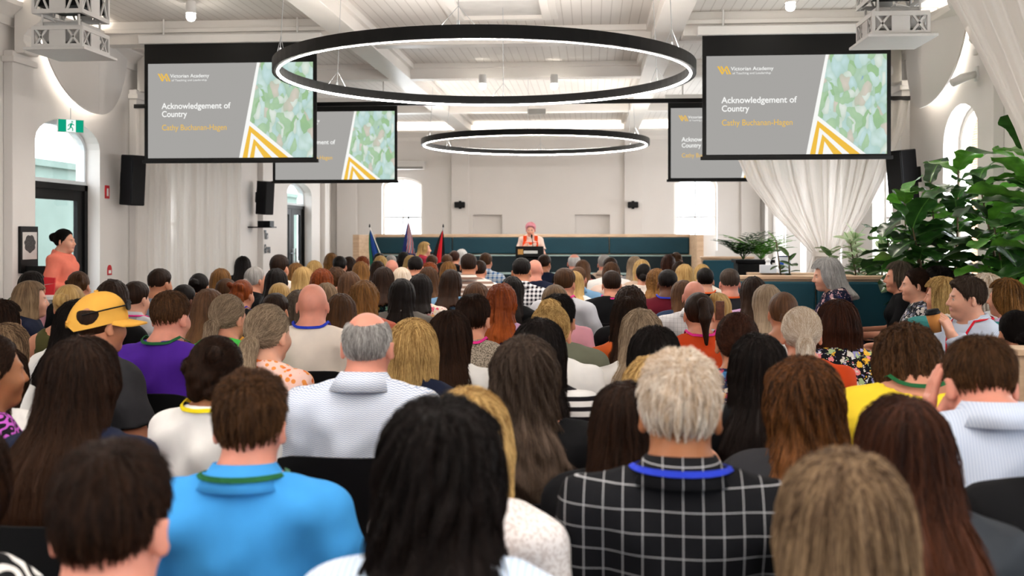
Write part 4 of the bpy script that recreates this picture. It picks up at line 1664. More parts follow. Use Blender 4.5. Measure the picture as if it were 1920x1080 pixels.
# ------------------------------------------------------------------ audience chairs
def chair_mesh():
    seat = MB(); P = []
    for i in range(9):
        u = -1 + 2 * i / 8; row = []
        for j in range(9):
            w = -1 + 2 * j / 8
            row.append((u * 0.225, 0.02 + w * 0.215, 0.432 - 0.016 * (1 - u * u) * (1 - 0.3 * w) - (0.025 * max(0, w) ** 3)))
        P.append(row)
    Q = [[(x, y, z - 0.014) for x, y, z in r] for r in P]
    seat.grid(P); seat.grid(Q)
    rim = lambda G: [G[i][0] for i in range(9)] + [G[8][j] for j in range(1, 9)] + [G[i][8] for i in range(7, -1, -1)] + [G[0][j] for j in range(7, -1, -1)]
    seat.grid([rim(P), rim(Q)])
    back = MB(); F = []; Bk = []
    for i in range(11):
        u = -1 + 2 * i / 10; r1 = []; r2 = []
        for j in range(7):
            w = j / 6
            hw = 0.232 - 0.014 * (abs(2 * w - 1) ** 5) - 0.01 * w
            z = 0.50 + 0.335 * w - 0.014 * u ** 6 * (1 if w > 0.5 else -1)
            y = -0.215 - 0.035 * w + 0.045 * u * u
            r1.append((u * hw, y, z)); r2.append((u * hw, y - 0.014, z))
        F.append(r1); Bk.append(r2)
    back.grid(F); back.grid(Bk)
    rim = lambda G: [G[i][0] for i in range(11)] + [G[10][j] for j in range(1, 7)] + [G[i][6] for i in range(9, -1, -1)] + [G[0][j] for j in range(5, -1, -1)]
    back.grid([rim(F), rim(Bk)])
    legs = []
    for sx in (-1, 1):
        legs.append(MB().tube([(sx * 0.20, 0.19, 0.42), (sx * 0.235, 0.24, 0.0)], 0.011, 8))
        legs.append(MB().tube([(sx * 0.205, -0.24, 0.62), (sx * 0.205, -0.20, 0.42), (sx * 0.235, -0.27, 0.0)], 0.011, 8))
    return seat, back, legs


_s, _b, _l = chair_mesh()
CH_SEAT = _s.mesh('seat', M_BLACKPL, True); CH_BACK = _b.mesh('backrest', M_BLACKPL, True)
CH_LEG = [q.mesh('leg', M_BLACK, True) for q in _l]
_all = MB()
for q in [_s, _b] + _l:
    _all.add(q.v, q.f)
CH_ALL = _all.mesh('chair', M_BLACKPL, True)


def chair(loc, yaw, scale, label, near):
    if near:
        r = empty('audience_chair', loc, math.radians(yaw), label, 'chair', 'black audience chairs')
        mkobj('seat', CH_SEAT, r); mkobj('backrest', CH_BACK, r)
        for q in CH_LEG: mkobj('leg', q, r)
    else:
        r = mkobj('audience_chair', CH_ALL)
        r.location = loc; r.rotation_euler = (0, 0, math.radians(yaw))
        tag(r, label, 'chair', 'black audience chairs')
    r.scale = (scale,) * 3
    return r

# ------------------------------------------------------------------ the audience: pixel x of the head, pixel y of its top, distance, build, hair, clothes
TABLE = '''
210 828 1.52 m short db jacket black - 0 p | person in black jacket in the very last row, nearest the camera beside the blue polo
828 742 1.66 f shag bk shirt check - 0 a | person in pale blue fine check shirt in the last row, head below the podium
1580 845 1.52 f lob lb jacket black - 0 a | person in black top in the last row, head low in front of the leather jacket
2010 700 2.3 m short db jacket black - 0 a | person in black jacket cut off at the edge behind the pinstripe shirt
-75 800 1.95 f lob db long bwabstract - 0 a | person in black and white abstract print cut off at the corner
470 695 2.42 m tousled br polo polo green 0 p | person in sky blue polo shirt with dark green lanyard
1275 658 2.36 m tousled pb shirt grid blue 0 d | person in black windowpane check shirt with bright blue lanyard
1690 742 2.12 f vlong au jacket leather - 0 a | person in dark grey leather jacket
158 632 2.78 f vlong db tee navy - 0 a | person in navy t-shirt sitting behind the black t-shirt and mustard cap
-14 628 3.4 f lbun db long neon - -40 d | person in black neon doodle print top at the picture edge, turned to the aisle
880 728 2.25 f bob bl long lace - 0 a | person in white lace blouse, mostly hidden by the pale blue fine check shirt
985 630 2.9 l wavy sb scoop black - 0 a | person in black scoop neck top directly behind the striped t-shirt
1222 668 2.88 f long bl tank black - 0 c | person in black sleeveless top in front of the windowpane check shirt
1422 626 3.15 f vlong bk tee black - 0 a | person in black t-shirt between the windowpane check and charcoal blazer
1505 668 2.75 f wavy wb jacket char - 0 a | person in charcoal blazer sitting behind the black floral shirt
1570 562 4.65 l bob au tee floralblack - 0 a | person in black t-shirt covered in yellow, pink and white flowers
690 605 3.6 m fringe gr shirt wave - 0 p | person in white and blue woven shirt with collar, sitting behind the cream t-shirt
775 598 3.85 f bob bl long navy - 0 a | person in navy top between the woven shirt and the white t-shirt
845 582 4.25 f long db tee white - 0 a | person in white t-shirt between the navy top and the flecked knit
887 552 5.0 f short db long fleck pink 0 a | person in beige flecked knit with bright pink lanyard and black strap
1012 597 3.7 f vlong bk tee stripe - 0 b | person in black and white striped t-shirt
1032 572 4.4 f bun bl tee white - 0 a | person in white t-shirt just beyond the striped t-shirt
1046 552 4.95 m short bk tee sage - -12 b | person in sage green t-shirt near the middle of the audience
410 632 3.3 f updo db long white yellow -12 d | person in white blouse with yellow lanyard behind the purple t-shirt
505 572 4.2 f pony ab tee orangedot - -18 c | person in pink dress with orange spots, holding a phone in the lap
587 532 5.6 m bald gr tee cream blue 0 p | person in cream t-shirt with royal blue lanyard
320 545 4.95 m crew br tee purple green -10 p | person in purple t-shirt with green lanyard
190 578 4.2 m stubble db tee char - -28 b | person in charcoal t-shirt wearing a mustard baseball cap
146 562 4.9 f vlong bk tee white - 0 b | person in white t-shirt beside the mustard baseball cap
14 607 4.45 f bob lb tee white - -20 a | person in white t-shirt at the edge before the neon doodle top
5 652 3.8 f lob db long white - 0 a | person in loose white shirt, head hidden by the neon doodle top
4 562 5.1 f long db long blush - -30 a | person at the picture edge two rows behind the navy jacket
60 526 6.8 f bob lb jacket navy - -62 c | person in navy jacket over a white print top, turned towards the podium
62 508 8.2 f long bk long pink - -20 b | person in pale pink top beyond the navy jacket near the door
132 533 6.0 f mbun bl tank olive - 0 a | person in olive sleeveless top near the mustard cap
148 508 8.1 f updo br long black - 0 a | person just below the coral top of the standing person
213 524 6.5 f lob db long black - 0 a | person between the olive top and the light grey shirt
255 527 6.6 m short db shirt lgrey pink -14 c | person in light grey shirt with magenta lanyard
300 503 8.1 m crew db tee slate - -16 b | person in slate grey t-shirt in front of the sheer curtain
347 533 6.9 f lbun bk tee navy - -25 e | person in navy top squeezed between the purple and mustard tops
374 512 8.4 f mbun bk long dblue - 0 b | person in dark blue denim top in front of the sheer curtain
393 541 6.0 f lob mb tee mustard - 0 a | person in mustard yellow t-shirt
430 553 5.4 f pony ab tee green - -20 a | person in bright green t-shirt
415 503 9.2 f lob gd long black - 0 a | person by the free edge of the sheer curtain, row beyond the mustard top
424 522 7.7 m short br tee char - 0 a | person right behind the curtain edge, between mustard and black tops
455 524 7.2 f updo rd tee black purple -15 a | person in black t-shirt with purple lanyard beyond the bright green t-shirt
480 500 9.1 f lbun gr jacket black - -35 a | person in black jacket turned towards the podium, just past the sheer curtain
456 480 12.6 f long bk jacket black - 0 a | person in black half hidden behind the sheer curtain's edge
524 477 9.6 m short db shirt cream - -8 a | tall person in cream shirt below the far wall loudspeaker
519 503 9.0 f long bk long black - 0 a | person in black right behind the tall cream shirt
525 530 7.1 f pony bl long grey - 0 a | person two seats past the black t-shirt with purple lanyard
517 549 6.0 m crew db tee black - 0 b | person in black t-shirt behind the pink spotted dress
556 493 10.6 f lob gd long char - 0 a | person in the row below the far glass doors, nearer the curtain
569 500 9.5 f lob bl long cream - 0 a | person in pale top below the far glass doors
562 543 6.6 f curlybob gb tee leopard - 0 a | person in black and white speckled top beside the cream t-shirt
590 488 11.6 f bob bl long grey - 0 a | person below the wall between the far glass doors and flags
604 503 9.0 f curlylong rd long black - 0 a | person in dark top two rows beyond the cream t-shirt
622 474 14.0 f bob gd long black - 0 a | person in a far row below the wall before the blue flag
637 480 12.3 m short bk tee black - 0 a | person in black in a far row, second before the blue flag
655 481 13.2 f bob db long black - 0 a | person in a far row just before the green and blue flag
631 500 10.0 f curly br long char - 0 a | person in dark top three rows beyond the cream t-shirt
656 509 8.7 f long mb long grey - 0 a | person two rows beyond the terracotta jacket
677 490 11.0 f long gd long black - 0 a | person in dark top below the green and blue flag
680 480 14.2 f curly rd long rose - 0 a | person in the last visible row below the green and blue flag
612 530 7.2 f lob lb long grey - 0 a | person in grey top beside the cream t-shirt, one row further
640 550 5.8 f lob br tee red - 0 a | person in crimson t-shirt between the cream t-shirt and terracotta jacket
684 525 6.6 f shag gd jacket terra - 0 a | person in terracotta jacket
720 500 9.0 f long db long tealfloral - 0 a | person in black top with teal and gold flowers
754 522 7.0 f lob bk jacket tweed - 0 a | person in grey tweed blazer
711 474 15.3 f short bk long leopard - 0 a | person in black and white print under the blue flag
714 479 14.0 f bob bl long black - 0 a | person in the far rows midway between the two nearest flags
708 489 12.2 f long db long black - 0 a | person in dark top one row beyond the teal flowered top
733 478 15.2 m short gr shirt navy - 0 p | person in the last row left of the starred flag, navy collar
735 487 12.0 m bald gr shirt grey - 0 p | person in grey shirt below the gap between blue and starred flags
754 501 9.8 f bob pb long char - 0 a | person in dark top one row beyond the grey tweed blazer
757 472 15.4 f bob bk long black - 0 a | person in black directly below the starred flag
771 478 14.0 f bob bl long char - 0 a | person in the far rows just past the starred flag
779 480 11.2 m crew bk shirt black - 0 a | person in black shirt below the starred flag
788 474 15.6 m fringe wh shirt white - 0 p | person in white collar between the starred and red flags
810 478 14.0 m short br shirt white - 0 a | person in white collar below the red and black flag
806 491 11.6 f curly rd long black - 0 a | person in dark top below the red and black flag
804 500 9.1 f lob br tank palefloral - 0 c | person in pale grey flowered sleeveless top with bare arm
789 513 8.0 f lob bk tee pinkfloral - 0 a | person in white top with pink and orange flowers
829 492 12.2 f bob bk long black - 0 a | person in black one row before the red and black flag
841 490 11.3 f long gd long char - 0 a | person in dark top just past the red and black flag
846 505 8.8 f long db shirt denim - 0 a | person in pale denim shirt beside the flowered sleeveless top
838 477 14.6 m short mb shirt grey - 0 a | person in the far rows touching the foot of the red flag
852 470 16.0 m short au shirt black - 0 a | person in the last row just past the red and black flag
866 467 16.6 f bob wh long rose - 0 a | person in rose top in the last row past the red flag
879 475 10.6 m short db shirt beigestripe - 0 b | person in beige and brown striped shirt
899 488 11.3 m short db shirt white - 0 a | person in white shirt between the beige stripes and blue plaid
911 474 13.6 m short br shirt plaid - -8 a | person in blue and white plaid shirt
978 483 9.2 m crew bk shirt gingham - -6 b | person in black and white gingham shirt below the podium
1003 487 10.6 m bald wh tee navy - 0 p | person in navy t-shirt just below the podium
1021 477 13.2 m short db jacket navy - -20 b | person in dark navy suit in the row before the podium
961 517 7.8 f vlong bk long black - 0 b | person in black top before the gingham shirt
893 529 6.7 f bob mb long char - 0 a | person in dark top one row beyond the beige flecked knit
941 531 6.5 f curlylong rd tee lilac - 0 a | person in lilac ruffled top
1040 533 6.3 f lbun lb tee pink - 0 a | person in dusty pink top beyond the sage green t-shirt
1059 502 8.0 m short br tee lgrey pink -14 a | person in light grey t-shirt with pink lanyard
1077 508 9.4 f long bl long white - 0 a | person in white top half hidden by the light grey t-shirt
1084 500 10.0 m thin mb shirt denim - 0 p | person in faded denim shirt
1077 482 12.4 m fringe wh shirt black - 0 p | person in black in the row beyond the faded denim shirt
1092 487 12.2 f lob mb long red - 0 a | person in red top beside the faded denim shirt
1133 477 13.2 m short gr shirt beige - 0 p | person in beige shirt in a far row past the podium
1144 482 12.1 m short db shirt white - 0 a | person in white shirt in a far row past the podium
1146 491 11.0 f bob br shirt blush - 0 a | person in blush pink shirt beyond the black jacket with pink lanyard
1147 507 8.6 m short db jacket black pink 0 a | person in black jacket with pink lanyard
1190 480 12.6 f long ab long grey - 0 a | person in grey top under the end of the teal seating
1203 486 11.6 f bob bl long beige - 0 a | person in beige top beyond the cream lace top
1207 494 10.5 f lbun bk tee cream - 0 a | person in cream lace top
1182 535 6.3 f curlylong db long black - 0 a | person in black top beyond the orange top
1180 556 5.4 f long db tee orange - 0 a | person in burnt orange top
1203 580 4.5 f long ab tee white - 0 a | person in white t-shirt between the orange and blush tops
1227 612 3.7 f lob bk tee blush - 0 a | person in blush beige t-shirt
1172 716 2.62 f vlong db long black - 0 a | person in dark clothes almost hidden beside the black sleeveless top
1231 503 9.5 f curlylong gd long orange - 0 a | person in orange top with a green sleeve beside it, beyond the maroon t-shirt
1252 505 8.4 m crew bk tee maroon blue 0 e | person in maroon t-shirt with blue lanyard
1253 477 14.0 f bob au long cream - 0 a | person in cream in the far rows before the wooden seating end
1268 473 14.2 f updo br tee cream - 0 a | person touching the wooden end of the teal seating
1283 495 10.1 f long bl long black - 0 a | person in dark top below the wooden end of the teal seating
1274 490 11.6 f bob db long lgrey - 0 a | person half hidden below the wooden seating end
1280 525 7.5 f long mb jacket dblue - 0 a | person in dark blue jacket beside the tattersall check shirt
1302 527 7.2 m bald wh shirt tattersall - -8 p | person in white tattersall check shirt
1310 548 5.6 f hpony db tee rust pink 0 a | person in rust red top with magenta lanyard
1347 548 5.75 f clip bl tee lgrey - 0 a | person in light grey t-shirt with a tortoiseshell hair clip
1322 502 9.5 m short bk tee black orange 0 c | person in black t-shirt with thin orange lanyard, nearer the podium
1368 503 8.3 m crew sb tee char orange 0 p | person in charcoal t-shirt with wide orange lanyard
1412 518 7.4 f long db long lilac - 0 a | person in lilac top before the black planter
1438 533 6.3 f long ab long multi - 0 a | person in patterned top between the lilac and white tops
1468 547 5.8 f lbun mb scoop white - 0 b | person in white scoop neck top below the teal bench
1502 577 4.6 f pony pb tee rust - 0 a | person in orange red top with a white hair tie
1382 588 4.2 f curlypony au tee multi - 0 b | person in navy multicolour print top
1316 495 11.0 f bob bl long cream - 0 a | person in a far row by the white seating end panel
1903 583 5.2 f lbun bk tee denim - 0 b | person in denim at the picture edge before the wooden panel
'''
ROWS = []
for ln in TABLE.strip().split('\n'):
    a, lab = ln.split('|')
    q = a.split()
    ROWS.append(dict(x=float(q[0]), yt=float(q[1]), d=float(q[2]), build=q[3], style=q[4], hair=q[5], top=q[6], mat=q[7],
                     lany=None if q[8] == '-' else q[8], yaw=float(q[9]), skin=q[10], label=lab.strip()))


def settle(rows):
    """keep neighbours a seat apart: slide people along their line of sight, within seated heights"""
    d = np.array([r['d'] for r in rows]); x = np.array([r['x'] for r in rows]); yt = np.array([r['yt'] for r in rows])
    u = (x - 960) / FPX
    dx, dy = u * CP - SP, u * SP + CP
    lo, hi = d * 0.955, d * 1.06
    for it in range(160):
        X, Y = d * dx, d * dy
        DX = X[:, None] - X[None]; DY = Y[:, None] - Y[None]
        # people are narrower than they are deep: compare in an ellipse
        D = np.sqrt((DX / 0.44) ** 2 + (DY / 0.60) ** 2) + np.eye(len(d)) * 9
        bad = D < 1
        if not bad.any():
            break
        push = np.where(bad, np.sign(d[:, None] - d[None] + 1e-6 * (np.arange(len(d))[:, None] - np.arange(len(d))[None])) * (1 - D) * 0.10, 0).sum(1)
        d = np.clip(d + np.clip(push, -0.12, 0.12), lo, hi)
    for r, q in zip(rows, d):
        r['d'] = float(q)
    return int(bad.sum() // 2)


for r in ROWS:                       # hair over the shoulders, not the whole back, beyond the near rows
    if r['d'] > 5.6 and r['style'] in ('long', 'vlong'):
        r['style'] = 'lob' if r['style'] == 'long' else 'long'
settle(ROWS)


def chair_label(l):
    w = l.split()
    if len(w) > 12 and ',' in l:
        w = l.split(',')[0].split()
    return 'black chair under the ' + ' '.join(w[:12])


NEAR_D = 5.3
for r in ROWS:
    near = r['d'] < NEAR_D
    ht = hair_top(r['style'], near)
    zt = EYE - (r['yt'] - HOR) * r['d'] / FPX
    s = zt / (HEADC[2] + ht)
    if r['style'] in ('bun',):
        s = zt / (HEADC[2] + 0.126)
    yaw = r['yaw'] if r['yaw'] else (hash_s(r['label']) % 13 - 6)
    p = onD(r['x'], r['yt'], r['d'])
    a = math.radians(yaw)
    ox, oy = -math.sin(a) * HEADC[1] * s, math.cos(a) * HEADC[1] * s
    loc = (p.x - ox, p.y - oy, 0)
    legs = 'char' if hash_s(r['label']) % 3 else 'dblue'
    r['scale'] = s; r['loc'] = loc; r['yaw_'] = yaw
    J = None
    r['obj'] = person(loc, yaw, s, r['build'], r['style'], r['hair'], r['top'], r['mat'], r['lany'], r['label'], near, r['skin'], legs)
    chair(loc, yaw * 0.5, s, chair_label(r['label']), near)
BY = {r['label']: r for r in ROWS}

# ------------------------------------------------------------------ people with a pose of their own
def posed(x, yt, d, build, style, hcol, top, tmat, lany, yaw, label, J, skin='a', legs='char', group=None, hand=True, base=0.0, near=True):
    ht = hair_top(style, near)
    zt = EYE - (yt - HOR) * d / FPX - base
    s = zt / (J['head'][2] + ht)
    p = onD(x, yt, d); a = math.radians(yaw)
    hx, hy = J['head'][0] * s, J['head'][1] * s
    loc = (p.x - (hx * math.cos(a) - hy * math.sin(a)), p.y - (hx * math.sin(a) + hy * math.cos(a)), base)
    o = person(loc, yaw, s, build, style, hcol, top, tmat, lany, label, near, skin, legs, J=J, group=group, hand=hand)
    return o, s


def world_of(o, s, p):
    return Matrix.LocRotScale(o.location, o.rotation_euler, (s, s, s)) @ Vector(p)


def standing(build, **over):
    q = BUILD[build]; sh = q['sh']
    J = seated(build)
    J.update(sh=[(-sh, -0.005, 1.296), (sh, -0.005, 1.296)], el=[(-sh - 0.05, 0.0, 1.06), (sh + 0.05, 0.0, 1.06)],
             wr=[(-0.05, 0.20, 0.99), (0.05, 0.20, 0.99)], hd=[(0.8, 0.6, -0.1), (-0.8, 0.6, -0.1)], hn=[(0, -1, 0), (0, -1, 0)],
             hip=[(-0.085, 0, 0.90), (0.085, 0, 0.90)], kn=[(-0.09, 0.01, 0.49), (0.09, 0.01, 0.49)], an=[(-0.09, -0.01, 0.09), (0.09, -0.01, 0.09)],
             toe=[(-0.11, 0.14, 0.035), (0.11, 0.14, 0.035)], head=(0, 0.035, 1.487), pelvis=0.93)
    J.update(over)
    return J


# bowed head, shoulders up
J = seated('l', head=(0, 0.085, 1.06), hrot=(0, -14, 0))
o, s_ = posed(1700, 608, 3.5, 'l', 'curlybob', 'br', 'scoop', 'yellow', 'green', 0, 'person in bright yellow scoop neck top with green lanyard', J, 'a', group='audience seated on black chairs', hand=False)
chair(o.location, 0, s_, 'black chair under the person in bright yellow scoop neck top', True)

# man resting his cheek on his hand
J = seated('m', el=[(-0.235, 0.16, 0.74), (0.24, 0.03, 0.685)], wr=[(-0.108, 0.150, 0.955), (0.085, 0.27, 0.655)], head=(0, 0.075, 1.075), hrot=(0, -12, 0),
           hd=[(0.12, -0.02, 1.0), (-0.35, 0.9, -0.15)], hn=[(1, -0.1, 0), (0, 0.1, -1)], curl=(0.12, 0.35))
o, s_ = posed(1838, 630, 2.75, 'm', 'thin', 'br', 'shirt', 'pin', None, 0, 'person in pale blue pinstripe shirt resting a hand against the cheek', J, 'p', group='audience seated on black chairs')
chair(o.location, 0, s_, 'black chair under the person in pale blue pinstripe shirt', True)

# person with coffee, turned away from the stage towards the speaker side
J = seated('m', el=[(-0.215, 0.12, 0.73), (0.24, 0.03, 0.70)], wr=[(-0.10, 0.235, 0.955), (0.085, 0.27, 0.655)],
           hd=[(0.15, 0.35, 0.9), (-0.35, 0.9, -0.15)], hn=[(0.9, 0.3, 0.0), (0, 0.1, -1)], curl=(0.75, 0.35), hrot=(-24, 0, 0), head=(0, 0.04, 1.135))
o, s_ = posed(1812, 518, 6.0, 'm', 'short', 'sb', 'shirt', 'pin', 'red', 112, 'person in light blue shirt with red lanyard raising a coffee cup', J, 'c', group='people on the bench seats')
cup_p = world_of(o, s_, (-0.055, 0.305, 1.02))
r = empty('paper_cup', cup_p, 0, 'brown paper coffee cup with black lid raised in a hand', 'cup')
r.rotation_euler = (0, math.radians(-12), 0)
MB().lathe([(0.0, -0.06), (0.028, -0.06), (0.040, 0.055), (0.0, 0.055)], 24, cap=False).obj('cup', plain('kraft_paper', '#b87a3e', 0.8), r, smooth=True)
MB().lathe([(0.043, 0.048), (0.044, 0.058), (0.040, 0.062), (0.036, 0.075), (0.0, 0.075)], 24, cap=False).obj('lid', M_BLACKPL, r, smooth=True)

# bench row in profile along the window wall
def bench_pose(build, **o):
    J = seated(build)
    J.update(o)
    return J


J = bench_pose('f', lean=0.28, sh=[(-0.16, 0.10, 0.915), (0.16, 0.10, 0.915)], head=(0, 0.17, 1.105), hrot=(0, -8, 0), el=[(-0.21, 0.20, 0.69), (0.21, 0.20, 0.69)],
               wr=[(-0.10, 0.42, 0.66), (0.10, 0.42, 0.66)], hd=[(0.2, 0.95, -0.2), (-0.2, 0.95, -0.2)])
posed(1549, 484, 8.6, 'f', 'lob', 'wh', 'long', 'navyfloral', None, 92, 'person in navy dress with pink flowers leaning forward before the tied curtain', J, 'c', 'navy', 'people on the bench seats')
J = bench_pose('f', hrot=(8, 0, 0), el=[(-0.23, 0.08, 0.70), (0.23, 0.08, 0.70)], wr=[(-0.10, 0.32, 0.68), (0.12, 0.30, 0.70)],
               kn=[(-0.04, 0.46, 0.60), (0.13, 0.43, 0.52)], an=[(0.06, 0.56, 0.22), (0.13, 0.42, 0.09)], toe=[(0.08, 0.72, 0.18), (0.14, 0.58, 0.035)])
posed(1684, 490, 8.5, 'f', 'long', 'gb', 'tee', 'black', None, 78, 'person in black t-shirt on the bench, legs crossed, nearest the tied curtain', J, 'a', 'black', 'people on the bench seats')
J = bench_pose('f', el=[(-0.22, 0.09, 0.70), (0.22, 0.09, 0.70)], wr=[(-0.06, 0.30, 0.70), (0.08, 0.30, 0.68)],
               kn=[(-0.04, 0.46, 0.60), (0.13, 0.43, 0.52)], an=[(0.06, 0.56, 0.22), (0.13, 0.42, 0.09)], toe=[(0.08, 0.72, 0.18), (0.14, 0.58, 0.035)])
posed(1716, 504, 7.75, 'f', 'lbun', 'db', 'tee', 'darkfloral', None, 80, 'person in black and grey flowered top on the bench, legs crossed', J, 'c', 'black', 'people on the bench seats')
posed(1758, 499, 7.7, 'm', 'short', 'bk', 'shirt', 'white', 'purple', 84, 'person in white shirt with purple lanyard on the bench', seated('m'), 'b', 'char', 'people on the bench seats', hand=False)
posed(1764, 519, 6.95, 'f', 'bob', 'bl', 'tank', 'cream', None, 66, 'person in cream sleeveless top on the bench behind the coffee cup', seated('f'), 'a', 'char', 'people on the bench seats', hand=False)
posed(1846, 513, 6.95, 'f', 'bob', 'pb', 'long', 'white', None, 60, 'person in pale top beyond the light blue shirt with red lanyard', seated('f'), 'c', 'char', 'people on the bench seats', hand=False)
posed(1884, 522, 6.6, 'f', 'long', 'gd', 'tee', 'lilac', None, 50, 'person in lilac top under the plant at the picture edge', seated('f'), 'a', 'char', 'people on the bench seats', hand=False)
posed(1792, 508, 8.4, 'f', 'bob', 'br', 'long', 'char', None, 70, 'person almost hidden behind the light blue shirt and white shirt', seated('f'), 'a', 'char', 'people on the bench seats', hand=False)

# standing helper at the glazed door, the speaker, and a person beside the flags
J = standing('f', el=[(-0.205, -0.02, 1.05), (0.205, -0.02, 1.05)], wr=[(-0.05, 0.17, 0.97), (0.05, 0.19, 0.99)])
posed(122, 430, 10.3, 'f', 'mbun', 'bk', 'long', 'coral', None, -88, 'person in coral top standing with folded hands by the glazed door', J, 'c', 'pink', None)
J = standing('f', el=[(-0.23, 0.03, 1.06), (0.23, 0.03, 1.06)], wr=[(-0.16, 0.26, 1.10), (0.12, 0.24, 1.16)], hd=[(0.3, 0.9, 0.1), (-0.4, 0.7, 0.5)], hn=[(0.2, 0, -1), (-1, -0.2, 0)], hrot=(0, -10, 0))
SPK, s_ = posed(995, 417, 17.9, 'f', 'pixie', 'pk', 'tee', 'blush', None, 180, 'person in orange tabard over a pink top speaking at the podium', J, 'c', 'char', None, base=0.20)
b = MB()
b.box(-0.14, 0.14, 0.105, 0.130, 0.95, 1.27)
for sx in (-1, 1):
    b.box(sx * 0.10 - 0.03, sx * 0.10 + 0.03, 0.06, 0.112, 1.20, 1.375)
    b.box(sx * 0.10 - 0.03, sx * 0.10 + 0.03, -0.04, 0.10, 1.37, 1.386)
b.obj('tabard', cloth('tabard', '#e2491e'), SPK, bevel=0.004)
J = standing('f')
posed(797, 453, 15.6, 'f', 'lob', 'bl', 'jacket', 'rose', None, -80, 'person in dark red jacket turned sideways between the flags', J, 'c', 'char', None, hand=False, near=False)

# baseball cap and sunglasses
cp = BY['person in charcoal t-shirt wearing a mustard baseball cap']
root = cp['obj']
M_CAP = cloth('mustard cap', '#dda548')
P = []
for i in range(13):
    f = i / 12 * math.pi / 2
    ring = []
    for k in range(33):
        a = 2 * math.pi * k / 32
        zz = 0.004 + 0.124 * math.sin(f) + 0.02 * math.sin(a) * math.cos(f)
        if i == 0 and abs(k - 24) < 4:
            zz += 0.035 * (1 - (abs(k - 24) / 4) ** 2)
        ring.append((0.0875 * math.cos(f) * math.cos(a), -0.014 + 0.110 * max(0.0, math.cos(f)) ** 0.9 * math.sin(a), zz))
    P.append(ring)
CAPH = empty('baseball_cap', (0, 0, 0))
CAPH.parent = root; CAPH.location = HEADC; CAPH.rotation_euler = (math.radians(2), 0, math.radians(-38)); CAPH.scale = (HS * 1.13,) * 3
MB().grid(P).obj('crown', M_CAP, CAPH, smooth=True)
Pt, Pb = [], []
for i in range(13):
    a = math.radians(30 + 120 * i / 12); r1 = []; r2 = []
    for j in range(5):
        w = j / 4
        ex = 0.07 * w * (max(0.0, math.sin((a - math.radians(30)) / math.radians(120) * math.pi)) ** 0.5)
        x = (0.086 + ex * 0.5) * math.cos(a); y = -0.014 + (0.108 + ex) * math.sin(a)
        z = 0.022 - 0.25 * ex - 0.06 * x * x / 0.01 * w * 0.3
        r1.append((x, y, z)); r2.append((x, y, z - 0.004))
    Pt.append(r1); Pb.append(r2)
MB().grid(Pt).grid(Pb).obj('brim', M_CAP, CAPH, smooth=True)
MB().lathe([(0.008, 0.128), (0.008, 0.134), (0.0, 0.136)], 10, (0, -0.014, 0), cap=False).obj('button', M_CAP, CAPH, smooth=True)
MB().tube([(0.045 * math.cos(t), -0.117 + 0.012 * abs(math.cos(t)), 0.022) for t in np.linspace(0, math.pi, 7)], 0.006, 6).obj('strap', M_CAP, CAPH)
g = empty('sunglasses', (0, 0, 0), 0, 'black sunglasses pushed up on the mustard baseball cap', 'sunglasses')
mw = Matrix.LocRotScale(root.location, root.rotation_euler, root.scale) @ Matrix.LocRotScale(Vector(HEADC), Euler((math.radians(2), 0, math.radians(-38))), (HS * 1.13,) * 3)
g.matrix_world = mw
for sx in (-1, 1):
    MB().prism([(sx * 0.035 + 0.029 * math.cos(t), 0.075 + 0.019 * math.sin(t)) for t in np.linspace(0, 2 * math.pi, 16, endpoint=False)],
               lambda u, v, d: (u, 0.100 + d - 3.0 * u * u, v), 0, 0.006).obj('lens', M_BLACKPL, g)
    MB().tube([(sx * 0.064, 0.09, 0.077), (sx * 0.092, 0.03, 0.068), (sx * 0.094, -0.06, 0.05)], 0.003, 6).obj('temple', M_BLACKPL, g)
MB().tube([(-0.010, 0.105, 0.08), (0, 0.106, 0.084), (0.010, 0.105, 0.08)], 0.0025, 6).obj('bridge', M_BLACKPL, g)
# hair clip, phone, bag strap
r_ = BY['person in light grey t-shirt with a tortoiseshell hair clip']['obj']
MB().box(-0.022, 0.030, -0.155, -0.135, -0.03, 0.085).obj('hair_clip', plain('tortoiseshell', '#5a3526', 0.3, 0.5, var=0.5, vscale=40), r_, bevel=0.006).location = HEADC
r_ = BY['person in pink dress with orange spots, holding a phone in the lap']
p = Matrix.LocRotScale(r_['obj'].location, r_['obj'].rotation_euler, r_['obj'].scale) @ Vector((0.11, 0.40, 0.665))
ph = empty('phone', p, math.radians(20), 'phone with a lit yellow screen held in the lap', 'phone'); ph.rotation_euler = (math.radians(25), 0, math.radians(20))
MB().box(-0.038, 0.038, -0.075, 0.075, -0.004, 0.004).obj('case', M_BLACKPL, ph, bevel=0.003)
MB().box(-0.034, 0.034, -0.068, 0.068, 0.0041, 0.005).obj('screen', emis('phone_screen', '#d9c98a', 0.9), ph)
r_ = BY['person in beige flecked knit with bright pink lanyard and black strap']['obj']
MB().tube([(-0.05, -0.115, 1.0), (0.02, -0.143, 0.92), (0.12, -0.135, 0.78)], 0.007, 6).obj('bag_strap', M_BLACKPL, r_)

